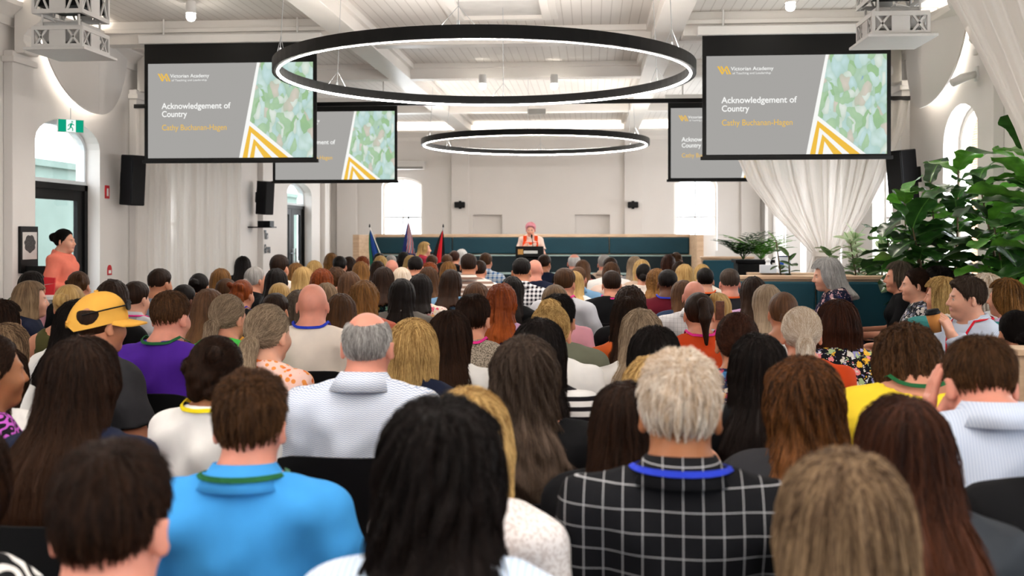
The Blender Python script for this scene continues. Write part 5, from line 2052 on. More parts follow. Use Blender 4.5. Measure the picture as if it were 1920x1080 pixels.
# ------------------------------------------------------------------ projection screens
def leaf_slide():
    t = NT('slide_leaf_photo')
    co = t.coord('Object', scale=(1, 1, 0.62), rot=(0, 0.5, 0))
    wn = t.n('ShaderNodeTexNoise'); wn.inputs['Scale'].default_value = 5; t.l(co, wn.inputs['Vector'])
    sc_ = t.n('ShaderNodeVectorMath', operation='SCALE'); sc_.inputs['Scale'].default_value = 0.22; t.l(wn.outputs['Color'], sc_.inputs[0])
    ad = t.n('ShaderNodeVectorMath', operation='ADD'); t.l(co, ad.inputs[0]); t.l(sc_.outputs[0], ad.inputs[1])
    vo = t.n('ShaderNodeTexVoronoi'); vo.inputs['Scale'].default_value = 13; t.l(ad.outputs[0], vo.inputs['Vector'])
    h = t.sep(vo.outputs['Color'])[0]
    c = t.ramp(h, [(0.0, srgb('#b4d2ac')), (0.2, srgb('#d3e8e6')), (0.38, srgb('#a3c795')), (0.5, srgb('#c8e2e4')), (0.64, srgb('#e9efe8')), (0.78, srgb('#bcd6c2')), (0.9, srgb('#dccfc4')), (0.97, srgb('#9db4d2'))], 'CONSTANT')
    c = t.mix(t.math('MULTIPLY', vo.outputs['Distance'], 0.55), c, srgb('#8fb394'))
    e = t.n('ShaderNodeEmission'); t.l(c, e.inputs['Color']); e.inputs['Strength'].default_value = SLIDE_E
    t.l(e.outputs[0], t.out.inputs['Surface'])
    return t.m


M_SL = dict(bg=emis('slide_grey', '#a8a6a3', SLIDE_E), white=emis('slide_white', '#fbfbf8', SLIDE_E), yel=emis('slide_yellow', '#f2c14a', SLIDE_E), leaf=leaf_slide())


def text_mesh(txt, offset=0.0, extrude=0.0):
    """lettering as a mesh"""
    c = bpy.data.curves.new('lettering', 'FONT'); c.body = txt; c.size = 1.0; c.offset = offset; c.extrude = extrude
    o = bpy.data.objects.new('lettering', c); COL.objects.link(o)
    dg = bpy.context.evaluated_depsgraph_get(); dg.update()
    me = bpy.data.meshes.new_from_object(o.evaluated_get(dg))
    bpy.data.objects.remove(o); bpy.data.curves.remove(c)
    return me


TXT = {}


def fit_text(txt, u, v, w, cap_h, m, parent, place, bold=0.0):
    if txt not in TXT:
        me = text_mesh(txt, bold)
        a = np.empty(len(me.vertices) * 3, np.float32); me.vertices.foreach_get('co', a)
        TXT[txt] = (me, float(a[0::3].max()))
    me, dx = TXT[txt]
    o = mkobj('slide_text', me, parent, mat=m)
    o.scale = (w * 1.97 / dx, cap_h / 0.70, 1)
    o.rotation_euler = (math.pi / 2, 0, 0)
    o.location = place(u, v)
    return o


def screen(xc, y, label, z_top=3.87):
    w, h = 1.97, 1.105
    z1 = 3.60; z0 = z1 - h
    root = empty('projection_screen', (xc, y, z0 - 0.05), 0, label, 'screen', 'projection screens')
    zz = lambda z: z - (z0 - 0.05)
    b = MB(); b.box(-w / 2 - 0.045, w / 2 + 0.045, 0.0, 0.006, zz(z0 - 0.04), zz(z_top))
    b.obj('screen_cloth', M_BLACK, root)
    b = MB(); b.box(-w / 2 - 0.065, w / 2 + 0.065, -0.018, 0.022, zz(z0 - 0.06), zz(z0 - 0.02))
    b.obj('bottom_bar', M_BLACK, root, bevel=0.005)
    b = MB(); b.box(-w / 2 - 0.10, w / 2 + 0.10, -0.05, 0.06, zz(z_top - 0.01), zz(z_top + 0.09))
    b.obj('roller_case', M_WHITEPL, root, bevel=0.008)
    for sx in (-0.8, 0.8):
        MB().tube([(sx, 0, zz(z_top + 0.08)), (sx, 0, zz(ZC))], 0.012, 8).obj('hanging_rod', M_WHITEPL, root)

    def P(u, v, k):
        return (-w / 2 + u * w, -0.002 - 0.0012 * k, zz(z1 - v * h))

    def poly(name, pts, k, m, par):
        bb = MB(); bb.add([P(u, v, k) for u, v in pts], [tuple(range(len(pts)))])
        return bb.obj(name, m, par, recalc=False)
    sl = poly('slide', [(0, 1), (1, 1), (1, 0), (0, 0)], 0, M_SL['bg'], root)
    poly('leaf_photo', [(0.575, 1), (1, 1), (1, 0), (0.672, 0)], 1, M_SL['leaf'], sl)
    poly('white_band', [(0.556, 1), (0.583, 1), (0.681, 0), (0.664, 0)], 2, M_SL['white'], sl)
    poly('white_triangle', [(0.556, 1), (0.885, 1), (0.617, 0.61)], 3, M_SL['white'], sl)
    for a in ([(0.577, 1), (0.607, 1), (0.6295, 0.735), (0.795, 1), (0.853, 1), (0.6185, 0.662)],
              [(0.621, 1), (0.647, 1), (0.657, 0.872), (0.705, 1), (0.755, 1), (0.645, 0.80)]):
        bb = MB(); q = [P(u, v, 4) for u, v in a]
        bb.add(q, [(0, 1, 2, 5), (2, 3, 4, 5)])
        bb.obj('chevron', M_SL['yel'], sl, recalc=False)
    pl = lambda u, v: P(u, v, 4)
    fit_text('Acknowledgement of', 0.085, 0.478, 0.42, 0.068, M_SL['white'], sl, pl, 0.016)
    fit_text('Country', 0.085, 0.563, 0.155, 0.068, M_SL['white'], sl, pl, 0.016)
    fit_text('Cathy Buchanan-Hagen', 0.085, 0.705, 0.395, 0.066, M_SL['yel'], sl, pl, 0.0)
    fit_text('Victorian Academy', 0.137, 0.148, 0.238, 0.040, M_SL['white'], sl, pl, 0.01)
    fit_text('of Teaching and Leadership', 0.145, 0.187, 0.215, 0.024, M_SL['white'], sl, pl, 0.0)
    bb = MB()                      # the VA monogram: two interlocked strokes
    for pts in ([(0.060, 0.105), (0.071, 0.105), (0.091, 0.168), (0.0855, 0.187)], [(0.077, 0.105), (0.087, 0.105), (0.098, 0.142), (0.093, 0.158)],
                [(0.109, 0.105), (0.117, 0.105), (0.092, 0.187), (0.0855, 0.187)], [(0.109, 0.105), (0.117, 0.105), (0.139, 0.187), (0.129, 0.187)],
                [(0.104, 0.140), (0.110, 0.140), (0.124, 0.187), (0.114, 0.187)]):
        bb.add([P(u, v, 5) for u, v in pts], [(0, 1, 2, 3)])
    bb.obj('logo', M_SL['yel'], sl, recalc=False)
    return root


SXL, SXR = -4.19, 2.275
screen(SXL, 11.30, 'near projection screen hanging in front of the sheer curtain by the door', 3.84)
screen(SXR, 11.30, 'near projection screen hanging above the tied curtain', 3.84)
screen(SXL + 0.04, 15.9, 'far projection screen half covered, hanging over the far glazed doors', 3.72)
screen(SXR - 0.03, 15.9, 'far projection screen mostly covered by the screen above the tied curtain', 3.72)

# curtain rail
b = MB(); b.box(XL + 0.1, XR - 0.02, 12.25, 12.29, 3.21, 3.26)
tag(b.obj('curtain_rail', M_BLACK), 'black curtain rail running across the room behind the near screens', 'rail')
b = MB(); b.box(1.0, XR - 0.02, 6.08, 6.12, 3.25, 3.30)
tag(b.obj('curtain_rail', M_BLACK), 'black rail carrying the curtain nearest the camera', 'rail')


def sheer_mat():
    t = NT('sheer_curtain')
    d = t.n('ShaderNodeBsdfDiffuse'); d.inputs['Color'].default_value = (*srgb('#efe9e2'), 1)
    tl = t.n('ShaderNodeBsdfTranslucent'); tl.inputs['Color'].default_value = (*srgb('#f1ece6'), 1)
    tr = t.n('ShaderNodeBsdfTransparent')
    m1 = t.n('ShaderNodeMixShader'); m1.inputs[0].default_value = 0.45
    t.l(d.outputs[0], m1.inputs[1]); t.l(tl.outputs[0], m1.inputs[2])
    m2 = t.n('ShaderNodeMixShader'); m2.inputs[0].default_value = 0.05
    t.l(m1.outputs[0], m2.inputs[1]); t.l(tr.outputs[0], m2.inputs[2])
    t.l(m2.outputs[0], t.out.inputs['Surface'])
    return t.m


M_SHEER = sheer_mat()


def folds(s, n, seed):
    r = random.Random(seed)
    ph = [r.random() * 6.28 for _ in range(4)]
    return (math.sin(s * n + ph[0]) + 0.6 * math.sin(s * n * 1.7 + ph[1]) + 0.4 * math.sin(s * n * 0.43 + ph[2])) / 2


P = []
for i in range(181):
    s = i / 180
    P.append([(-5.80 + 1.40 * s + 0.008 * math.sin(j), 12.27 + 0.045 * folds(s * 30, 2.2, 4) * (0.7 + 0.3 * j / 8), 3.20 - 3.18 * j / 8) for j in range(9)])
tag(MB().grid(P).obj('sheer_curtain', M_SHEER, smooth=True, recalc=False), 'white sheer curtain hanging straight behind the near screen by the door', 'curtain', 'sheer curtains')


def tied(cx, y, L, R, label, ztie=1.37, n=150):
    zs = sorted(set([z for z, _ in L] + [z for z, _ in R] + list(np.linspace(0.02, L[0][0], 34))), reverse=True)
    f = lambda T, z: float(np.interp(z, [a for a, _ in T][::-1], [b_ for _, b_ in T][::-1]))
    P = []
    for i in range(n + 1):
        s = -1 + 2 * i / n; col = []
        for z in zs:
            hw = f(L, z) if s < 0 else f(R, z)
            squeeze = min(1.0, hw / 0.9)
            amp = 0.055 * (0.35 + 0.65 * squeeze) + 0.09 * max(0, 0.3 - hw) * 2
            col.append((cx + s * hw, y + amp * folds(s, 44, 9) - 0.10 * max(0, 1 - hw) * (1 - s * s), z))
        P.append(col)
    root = empty('tied_curtain', (0, 0, 0), 0, label, 'curtain', 'sheer curtains')
    MB().grid(P).obj('drape', M_SHEER, root, smooth=True, recalc=False)
    b = MB()
    w = f(L, ztie) + 0.015
    prof = []
    for k in range(28):
        a = 2 * math.pi * k / 28
        prof.append([(cx + w * math.cos(a), y - 0.08 + 0.11 * math.sin(a), ztie + dz) for dz in (-0.03, -0.02, 0.02, 0.03)])
    b.grid(prof, closed_u=True)
    b.obj('tie_band', M_SHEER, root, smooth=True)
    return root


tied(2.81, 12.27, [(3.21, 1.10), (2.52, 1.03), (2.26, 0.92), (1.86, 0.62), (1.57, 0.34), (1.37, 0.15), (1.2, 0.20), (1.0, 0.26), (0.02, 0.34)],
     [(3.21, 1.0), (2.9, 0.95), (2.52, 0.80), (2.26, 0.70), (1.86, 0.50), (1.57, 0.31), (1.37, 0.15), (1.2, 0.20), (1.0, 0.26), (0.02, 0.34)],
     'white sheer curtain tied in the middle below the near screen')
tied(2.92, 6.1, [(3.25, 0.95), (2.97, 0.78), (2.66, 0.62), (2.23, 0.42), (1.8, 0.26), (1.37, 0.15), (1.0, 0.24), (0.02, 0.3)],
     [(3.25, 0.85), (2.66, 0.7), (2.23, 0.5), (1.8, 0.3), (1.37, 0.15), (1.0, 0.24), (0.02, 0.3)],
     'cream sheer curtain sweeping across the top corner nearest the camera')

# ------------------------------------------------------------------ projector cages
def cage(x, y, label):
    z0 = 3.05
    root = empty('projector_cage', (x, y, z0), 0, label, 'projector', 'white projector cages')
    root.scale = (0.76, 0.76, 0.82)
    MB().box(-0.33, 0.33, -0.36, 0.36, 0, 0.025).obj('base_plate', M_WHITEPL, root, bevel=0.004)
    w, d = 0.26, 0.28
    for za, zb in ((0.025, 0.24), (0.36, 0.74)):
        for sx in (-1, 1):
            for sy in (-1, 1):
                MB().bar((sx * w, sy * d, za), (sx * w, sy * d, zb), 0.03).obj('post', M_WHITEPL, root)
        for sy in (-1, 1):
            for z in (za + 0.02, zb - 0.02):
                MB().bar((-w, sy * d, z), (w, sy * d, z), 0.035, 0.04).obj('rail', M_WHITEPL, root)
            for a, c in ((-w, -w / 3), (w / 3, w)):
                MB().bar((a, sy * d, za), (c, sy * d, zb), 0.016, 0.02).obj('brace', M_WHITEPL, root)
                MB().bar((c, sy * d, za), (a, sy * d, zb), 0.016, 0.02).obj('brace', M_WHITEPL, root)
            MB().box(-w / 3, w / 3, sy * d - 0.006, sy * d + 0.006, za, zb).obj('panel', M_WHITEPL, root)
        for sx in (-1, 1):
            for z in (za + 0.02, zb - 0.02):
                MB().bar((sx * w, -d, z), (sx * w, d, z), 0.035, 0.04).obj('rail', M_WHITEPL, root)
            for ya, yb in ((-d, -d / 3), (d, d / 3), (-d / 3, -d), (d / 3, d)):
                MB().bar((sx * w, ya, za), (sx * w, yb, zb), 0.016).obj('brace', M_WHITEPL, root)
            MB().box(sx * w - 0.006, sx * w + 0.006, -d / 3, d / 3, za, zb).obj('panel', M_WHITEPL, root)
    for sx in (-1, 1):
        for sy in (-1, 1):
            MB().tube([(sx * 0.2, sy * 0.22, 0.24), (sx * 0.2, sy * 0.22, 0.36)], 0.012, 8).obj('spacer', M_WHITEPL, root)
    pj = MB().box(-0.22, 0.22, -0.20, 0.20, 0.10, 0.30).obj('projector_body', plain('grey_white_plastic', '#d5d3d0', 0.5), root, bevel=0.02)
    MB().lathe([(0.05, 0), (0.05, 0.06), (0.03, 0.06)], 20).obj('lens', M_BLACKPL, pj).matrix_local = Matrix.Translation((0.05, 0.20, 0.20)) @ Matrix.Rotation(math.radians(-90), 4, 'X')
    MB().box(-0.24, 0.24, -0.25, 0.25, 0.44, 0.66).obj('equipment_box', M_BLACK, root)
    MB().tube([(-0.1, -0.1, 0.26), (-0.05, -0.27, 0.31), (0.08, -0.27, 0.28), (0.16, -0.1, 0.33)], 0.006, 6).obj('cable', M_WHITEPL, root)
    MB().box(-0.05, 0.05, -0.05, 0.05, 0.74, (ZC - z0) / 0.82).obj('ceiling_post', M_WHITEPL, root)
    return root


cage(SXL, 7.75, 'white lattice projector cage hanging over the glazed door')
cage(SXR, 7.75, 'white lattice projector cage hanging before the screen over the tied curtain')

# ------------------------------------------------------------------ folded wall discs with a glow behind
def wall_disc(x, sx, y, label):
    root = empty('wall_disc', (x, y, 4.0), 0, label, 'wall panel', 'white folded wall discs')
    R_ = 1.0
    P1, P2 = [], []
    n = 26
    rows = []
    for d in (0, -0.02):
        rim = []
        for k in range(n + 1):
            a = math.pi + math.pi * k / n
            u, z = R_ * math.cos(a), R_ * math.sin(a)
            rim.append((sx * (0.20 - 0.13 * abs(u) + d), u, z))
        rows.append(rim)
    b = MB()
    cx = [(sx * (0.20 - 0.13 * abs(R_ * math.cos(math.pi + math.pi * k / n)) + d), R_ * math.cos(math.pi + math.pi * k / n), 0.0) for d in (0, -0.02) for k in range(n + 1)]
    m = n + 1
    b.add(rows[0] + cx[:m], [(k, k + 1, m + k + 1, m + k) for k in range(n)])
    b.add(rows[1] + cx[m:], [(k, k + 1, m + k + 1, m + k) for k in range(n)])
    b.grid([rows[0], rows[1]])
    b.obj('disc', M_WALL, root)
    pts = [(sx * 0.045, 0.86 * math.cos(math.pi + math.pi * k / 20), 0.86 * math.sin(math.pi + math.pi * k / 20)) for k in range(21)]
    MB().tube(pts, 0.008, 6).obj('led_strip', M_COVE, root)
    return root


wall_disc(XL + 0.0, 1, 11.15, 'white folded half disc glowing on the wall above the glazed door')
wall_disc(XR - 0.0, -1, 11.30, 'white folded half disc glowing on the wall above the arched window')

# ------------------------------------------------------------------ loudspeakers and wall devices
def speaker_box(p, yaw, h, w, d, label, tilt=0.0, bracket=0.1):
    root = empty('loudspeaker', p, yaw, label, 'loudspeaker', 'wall loudspeakers')
    root.rotation_euler = (tilt, 0, yaw)
    MB().box(-w / 2, w / 2, -d / 2, d / 2, -h / 2, h / 2).obj('cabinet', M_BLACKPL, root, bevel=0.012)
    MB().box(-w / 2 + 0.012, w / 2 - 0.012, d / 2, d / 2 + 0.008, -h / 2 + 0.015, h / 2 - 0.015).obj('grille', plain('speaker_grille', '#1b1b1c', 0.8, var=0.3, vscale=220), root)
    MB().box(-0.03, 0.03, -d / 2 - bracket, -d / 2, -0.09, 0.09).obj('wall_bracket', M_BLACK, root)
    return root


q = onX(249, 338, XL + 0.24)
speaker_box((q.x, q.y, q.z), math.radians(-120), 0.62, 0.20, 0.24, 'black loudspeaker on the wall between the glazed door and sheer curtain', math.radians(-4))
q = onX(497, 371, XL + 0.26)
speaker_box((q.x, q.y, q.z), math.radians(-120), 0.58, 0.20, 0.24, 'black loudspeaker on the wall just past the sheer curtain', math.radians(-4))
b = MB(); b.box(-0.10, 0.12, -0.1, 0.12, -0.10, 0.0); b.box(-0.26, 0.16, -0.14, 0.14, -0.12, -0.10)
o = b.obj('amplifier_shelf', M_BLACKPL); o.location = (q.x, q.y, q.z - 0.40)
tag(o, 'small black equipment shelf under the loudspeaker past the curtain', 'shelf')
q = onX(1692, 331, XR - 0.30)
speaker_box((q.x, q.y, q.z), math.radians(125), 0.60, 0.22, 0.26, 'black loudspeaker on the window wall above the large plants', math.radians(-7), 0.16)
for px, lab in ((862, 'small black wall loudspeaker on the far wall above the flags'), (1187, 'small black wall loudspeaker on the far wall past the podium')):
    q = onY(px, 384, YF - 0.2)
    speaker_box((q.x, q.y, q.z), math.radians(180), 0.13, 0.23, 0.12, lab, 0, 0.03)
q = onX(1832, 138, XR - 0.1)
r = empty('security_camera', q, 0, 'white security camera on a bracket beside the folded disc', 'camera')
MB().box(-0.02, 0.10, -0.05, 0.05, -0.07, 0.07).obj('bracket', M_WHITEPL, r, bevel=0.01)
MB().tube([(0, 0, 0), (-0.16, -0.05, -0.05), (-0.26, -0.08, -0.10)], [0.03, 0.045, 0.04], 12).obj('camera_body', M_WHITEPL, r, smooth=True)
q = onY(774, 308, YF)
r = empty('air_conditioner', (q.x, YF, q.z), 0, 'white wall air conditioner over the far window by the flags', 'air conditioner')
MB().box(-0.36, 0.30, -0.22, 0, -0.13, 0.06).obj('body', M_WHITEPL, r, bevel=0.02)
MB().box(-0.33, 0.27, -0.225, -0.15, -0.115, -0.07).obj('louvre', plain('grey_plastic', '#8e8c89', 0.5), r)

# exit sign over the glazed door
q = onX(133, 236, XL + 0.12)
r = empty('exit_sign', q, math.radians(42), 'green and white running figure exit sign over the glazed door', 'sign')
GR = emis('exit_green', '#109a78', 0.9); WHT = emis('exit_white', '#e8f4ee', 0.95)
MB().box(-0.14, 0.14, 0.0, 0.03, -0.075, 0.075).obj('sign_case', M_WHITEPL, r, bevel=0.004)
for x0, x1 in ((-0.132, -0.05), (0.05, 0.132)):
    MB().box(x0, x1, -0.003, 0.0, -0.068, 0.068).obj('green_panel', GR, r)
MB().box(-0.05, 0.05, -0.003, 0.0, -0.068, 0.068).obj('white_panel', WHT, r)
b = MB()
b.lathe([(0.0, -0.004), (0.011, -0.004), (0.011, 0), (0, 0)], 12, (0, 0, 0), cap=False)
fig = b.obj('figure_head', GR, r); fig.rotation_euler = (math.pi / 2, 0, 0); fig.location = (0.012, -0.003, 0.045)
b = MB()
for a, c, w in (((0.008, 0.030), (-0.006, -0.008), 0.020), ((0.006, 0.026), (0.032, 0.008), 0.009), ((0.004, 0.026), (-0.024, 0.012), 0.009), ((-0.024, 0.012), (-0.030, -0.006), 0.008),
                ((-0.006, -0.008), (0.018, -0.028), 0.011), ((0.018, -0.028), (0.016, -0.056), 0.010), ((-0.006, -0.008), (-0.014, -0.034), 0.011), ((-0.014, -0.034), (-0.036, -0.044), 0.010)):
    b.bar((a[0], -0.005, a[1]), (c[0], -0.005, c[1]), 0.003, w, up=(0, 1, 0)) if False else b.bar((a[0], -0.0045, a[1]), (c[0], -0.0045, c[1]), w, 0.003, up=(0, 1, 0))
b.obj('figure_body', GR, r)
MB().tube([(0, 0.015, 0.075), (0, 0.015, 0.20)], 0.004, 6).obj('hanger', M_STEEL, r)

# wall signs on the left wall
def wall_sign(name, px0, px1, py0, py1, m, label, cat='sign', t=0.01):
    a = onX(px0, py0, XL + 0.10); c = onX(px1, py1, XL + 0.10)
    o = MB().box(0, t, 0, c.y - a.y, 0, a.z - c.z).obj(name, m); o.location = (XL + (0.10 if name != 'picture' else 0.0), a.y, c.z)
    return tag(o, label, cat)


q = onX(200, 360, XL); 
r = empty('fire_sign', (XL + 0.0, q.y, q.z), 0, 'small red fire equipment sign beside the glazed door', 'sign')
MB().box(0, 0.012, -0.05, 0.05, -0.08, 0.08).obj('plate', plain('sign_red', '#c3222b', 0.5, var=0.02), r)
MB().box(0.012, 0.014, -0.02, 0.02, -0.05, 0.045).obj('symbol', plain('sign_white', '#f0eeec', 0.6, var=0), r)
q = onX(205, 505, XL)
r = empty('fire_sign', (XL + 0.0, q.y, q.z), 0, 'red round-topped sign sticker low on the wall beside the glazed door', 'sign')
MB().prism([(-0.055, -0.07), (0.055, -0.07)] + [(0.055 * math.cos(a), 0.0 + 0.055 * math.sin(a)) for a in np.linspace(0, math.pi, 12)], lambda u, v, d: (d, u, v), 0, 0.006).obj('plate', plain('sign_red', '#c3222b'), r)
MB().box(0.006, 0.008, -0.03, 0.03, -0.05, -0.01).obj('symbol', plain('sign_white', '#f0eeec'), r)
MB().box(0.0, 0.004, -0.05, 0.05, -0.14, -0.115).obj('caption', plain('sign_dark', '#4b2a2e'), r)
q = onX(33, 468, XL)
r = empty('framed_picture', (XL + 0.10, q.y, q.z), 0, 'black framed picture of a leafy round tree on the wall', 'picture')
MB().box(0, 0.03, -0.16, 0.16, -0.24, 0.24).obj('frame', M_BLACK, r, bevel=0.004)
MB().box(0.03, 0.033, -0.13, 0.13, -0.10, 0.18).obj('print', plain('print_paper', '#d8d6d2', 0.7), r)
b = MB(); b.prism([(0.10 * math.cos(a) * (1 + 0.08 * math.sin(9 * a)), 0.06 + 0.09 * math.sin(a) * (1 + 0.08 * math.sin(7 * a))) for a in np.linspace(0, 2 * math.pi, 40, endpoint=False)], lambda u, v, d: (d, u, v), 0.033, 0.035)
b.obj('tree_motif', plain('print_grey', '#4a4a4a', 0.7, var=0.5, vscale=60), r)
q = onX(497, 453, XL)
r = empty('wall_lettering', (XL + 0.10, 17.46, q.z), 0, 'black wall lettering beneath the loudspeaker past the curtain', 'sign')
for txt, dz, w in (('The', 0.05, 0.28), ('Green', -0.20, 0.55)):
    o = mkobj('lettering', text_mesh(txt, 0.03, 0.01), r, mat=M_BLACK); o.scale = (0.13, 0.22, 0.22)
    o.rotation_euler = (math.pi / 2, 0, math.pi / 2); o.location = (0.012, -0.16, dz)
# ceiling hatch, vent
a = onY(842, 36, 11.35)
r = empty('ceiling_hatch', (-1.0, 10.9, ZC), 0, 'square white ceiling hatch with stepped frame above the large ring', 'vent')
for i, (hw, z) in enumerate(((0.62, -0.03), (0.54, -0.055))):
    b = MB()
    for x0, x1, y0, y1 in ((-hw, hw, -hw, -hw + 0.09), (-hw, hw, hw - 0.09, hw), (-hw, -hw + 0.09, -hw + 0.09, hw - 0.09), (hw - 0.09, hw, -hw + 0.09, hw - 0.09)):
        b.box(x0, x1, y0, y1, z, 0)
    b.obj('frame', M_TRIM, r)
MB().box(-0.45, 0.45, -0.45, 0.45, -0.012, 0).obj('hatch_panel', plain('grey_panel', '#cfccc8', 0.6), r)
q = onY(1006, 209, 18.58)
r = empty('air_vent', (q.x, 18.6, q.z), 0, 'small grey air vent on the far cross beam', 'vent')
MB().box(-0.17, 0.17, -0.02, 0, -0.05, 0.05).obj('vent_frame', plain('grey_plastic', '#8e8c89'), r)
for k in range(4):
    MB().box(-0.15, 0.15, -0.026, -0.02, -0.036 + k * 0.02, -0.028 + k * 0.02).obj('slat', plain('grey_plastic', '#8e8c89'), r)

# ------------------------------------------------------------------ seating: the teal amphitheatre at the end, booths along the window wall
def wood_mat():
    t = NT('pale_oak')
    co = t.coord('Object', scale=(1, 1, 6))
    n = t.noise(co, 4, 5)
    t.bsdf(t.ramp(n, [(0.3, srgb('#c4a183')), (0.7, srgb('#dcbf9f'))]), 0.5, 0.3)
    return t.m


M_OAK = wood_mat()
M_TEALF = plain('deep_teal_vinyl', '#0f3844', 0.55, 0.3, var=0.08, vscale=3)
M_EDGE = plain('pale_nosing', '#8fa3a0', 0.5, var=0.02)
r = empty('tiered_seating', (-1.2, 19.6, 0), 0, 'teal tiered seating with oak rim behind the podium', 'seating')
X0, X1 = -3.16, 3.14
MB().box(X0, X1, 0.40, 0.62, 0, 1.60).obj('oak_back', M_OAK, r)
MB().box(X0 - 0.02, X1 + 0.02, 0.36, 0.66, 1.55, 1.61).obj('oak_rim', M_OAK, r, bevel=0.006)
MB().box(X0 - 0.12, X0, -1.1, 0.62, 0, 1.60).obj('end_panel', M_OAK, r)
MB().box(X1, X1 + 0.12, -1.1, 0.62, 0, 1.60).obj('end_panel', M_OAK, r)
MB().box(X1 + 0.12, X1 + 0.34, -1.0, 0.66, 0, 1.60).obj('white_end_panel', M_TRIM, r)
xs_ = np.linspace(X0, X1, 5)
for a, c in zip(xs_[:-1], xs_[1:]):
    MB().box(a + 0.008, c - 0.008, 0.28, 0.40, 1.22, 1.545).obj('back_cushion', M_TEALF, r, bevel=0.02)
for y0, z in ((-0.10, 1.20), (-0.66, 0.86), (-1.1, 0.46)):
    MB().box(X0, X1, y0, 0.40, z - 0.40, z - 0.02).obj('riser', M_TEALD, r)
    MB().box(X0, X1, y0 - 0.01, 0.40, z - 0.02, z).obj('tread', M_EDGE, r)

r = empty('low_stage', (-1.52, 17.35, 0), 0, 'low black stage block under the podium', 'stage')
MB().box(-0.9, 0.9, -0.75, 0.9, 0, 0.20).obj('stage_block', M_BLACK, r, bevel=0.01)
q = onD(994, 470, 17.3)
r = empty('lectern', (q.x, q.y, 0.20), 0, 'black lectern with a pale name strip in front of the speaker', 'lectern')
MB().box(-0.25, 0.25, -0.20, 0.20, 0, 0.03).obj('base', M_BLACK, r, bevel=0.006)
MB().box(-0.17, 0.17, -0.10, 0.10, 0.03, 1.0).obj('column', M_BLACK, r, bevel=0.01)
MB().prism([(-0.19, 1.02), (0.22, 0.96), (0.22, 1.0), (-0.19, 1.20)], lambda u, v, d: (d, u, v), -0.24, 0.24).obj('desk_top', M_BLACK, r)
MB().box(-0.10, 0.14, -0.197, -0.19, 1.075, 1.125).obj('name_strip', plain('pale_strip', '#c9c9c6', 0.5), r)
MB().box(-0.20, -0.11, -0.197, -0.19, 1.06, 1.15).obj('badge', plain('gold_badge', '#b98a4a', 0.5), r)
b = MB(); b.tube([(0.05, 0.0, 1.12), (0.04, 0.05, 1.28), (0.02, 0.12, 1.36)], 0.006, 6); b.lathe([(0.0, -0.03), (0.014, -0.03), (0.016, 0.03), (0, 0.035)], 10, (0.02, 0.12, 1.37))
b.obj('microphone', M_BLACK, r)


# flags on poles
def flag_mat(kind):
    t = NT('flag_' + kind)
    at = t.n('ShaderNodeAttribute'); at.attribute_name = 'fuv'
    u, v, _ = t.sep(at.outputs['Vector'])
    if kind == 'island':
        c = t.ramp(u, [(0, srgb('#1a6a52')), (0.24, srgb('#0d0d10')), (0.29, srgb('#1f4a9c')), (0.86, srgb('#0d0d10')), (0.90, srgb('#1a6a52'))], 'CONSTANT')
    elif kind == 'aboriginal':
        c = t.ramp(u, [(0, srgb('#0e0e10')), (0.32, srgb('#d8202c')), (0.70, srgb('#0e0e10'))], 'CONSTANT')
    else:
        navy, red, white = srgb('#1b2a6b'), srgb('#c8283c'), srgb('#e9e6e6')
        d = t.math('FRACT', t.math('MULTIPLY', t.math('ADD', t.math('MULTIPLY', u, 0.9), v), 4.6))
        jack = t.ramp(d, [(0, red), (0.34, white), (0.52, navy), (0.82, white)], 'CONSTANT')
        corner = t.math('MULTIPLY', t.math('LESS_THAN', v, 0.46), t.math('GREATER_THAN', u, 0.30))
        c = t.mix(corner, navy, jack)
        du = t.math('SUBTRACT', u, 0.28); dv = t.math('SUBTRACT', v, 0.66)
        rr = t.math('SQRT', t.math('ADD', t.math('MULTIPLY', du, du), t.math('MULTIPLY', t.math('MULTIPLY', dv, dv), 5.0)))
        an = t.math('ARCTAN2', dv, du)
        st = t.math('ADD', 0.13, t.math('MULTIPLY', t.math('COSINE', t.math('MULTIPLY', an, 7.0)), 0.07))
        c = t.mix(t.math('LESS_THAN', rr, st), c, white)
    t.bsdf(c, 0.6, 0.25)
    return t.m


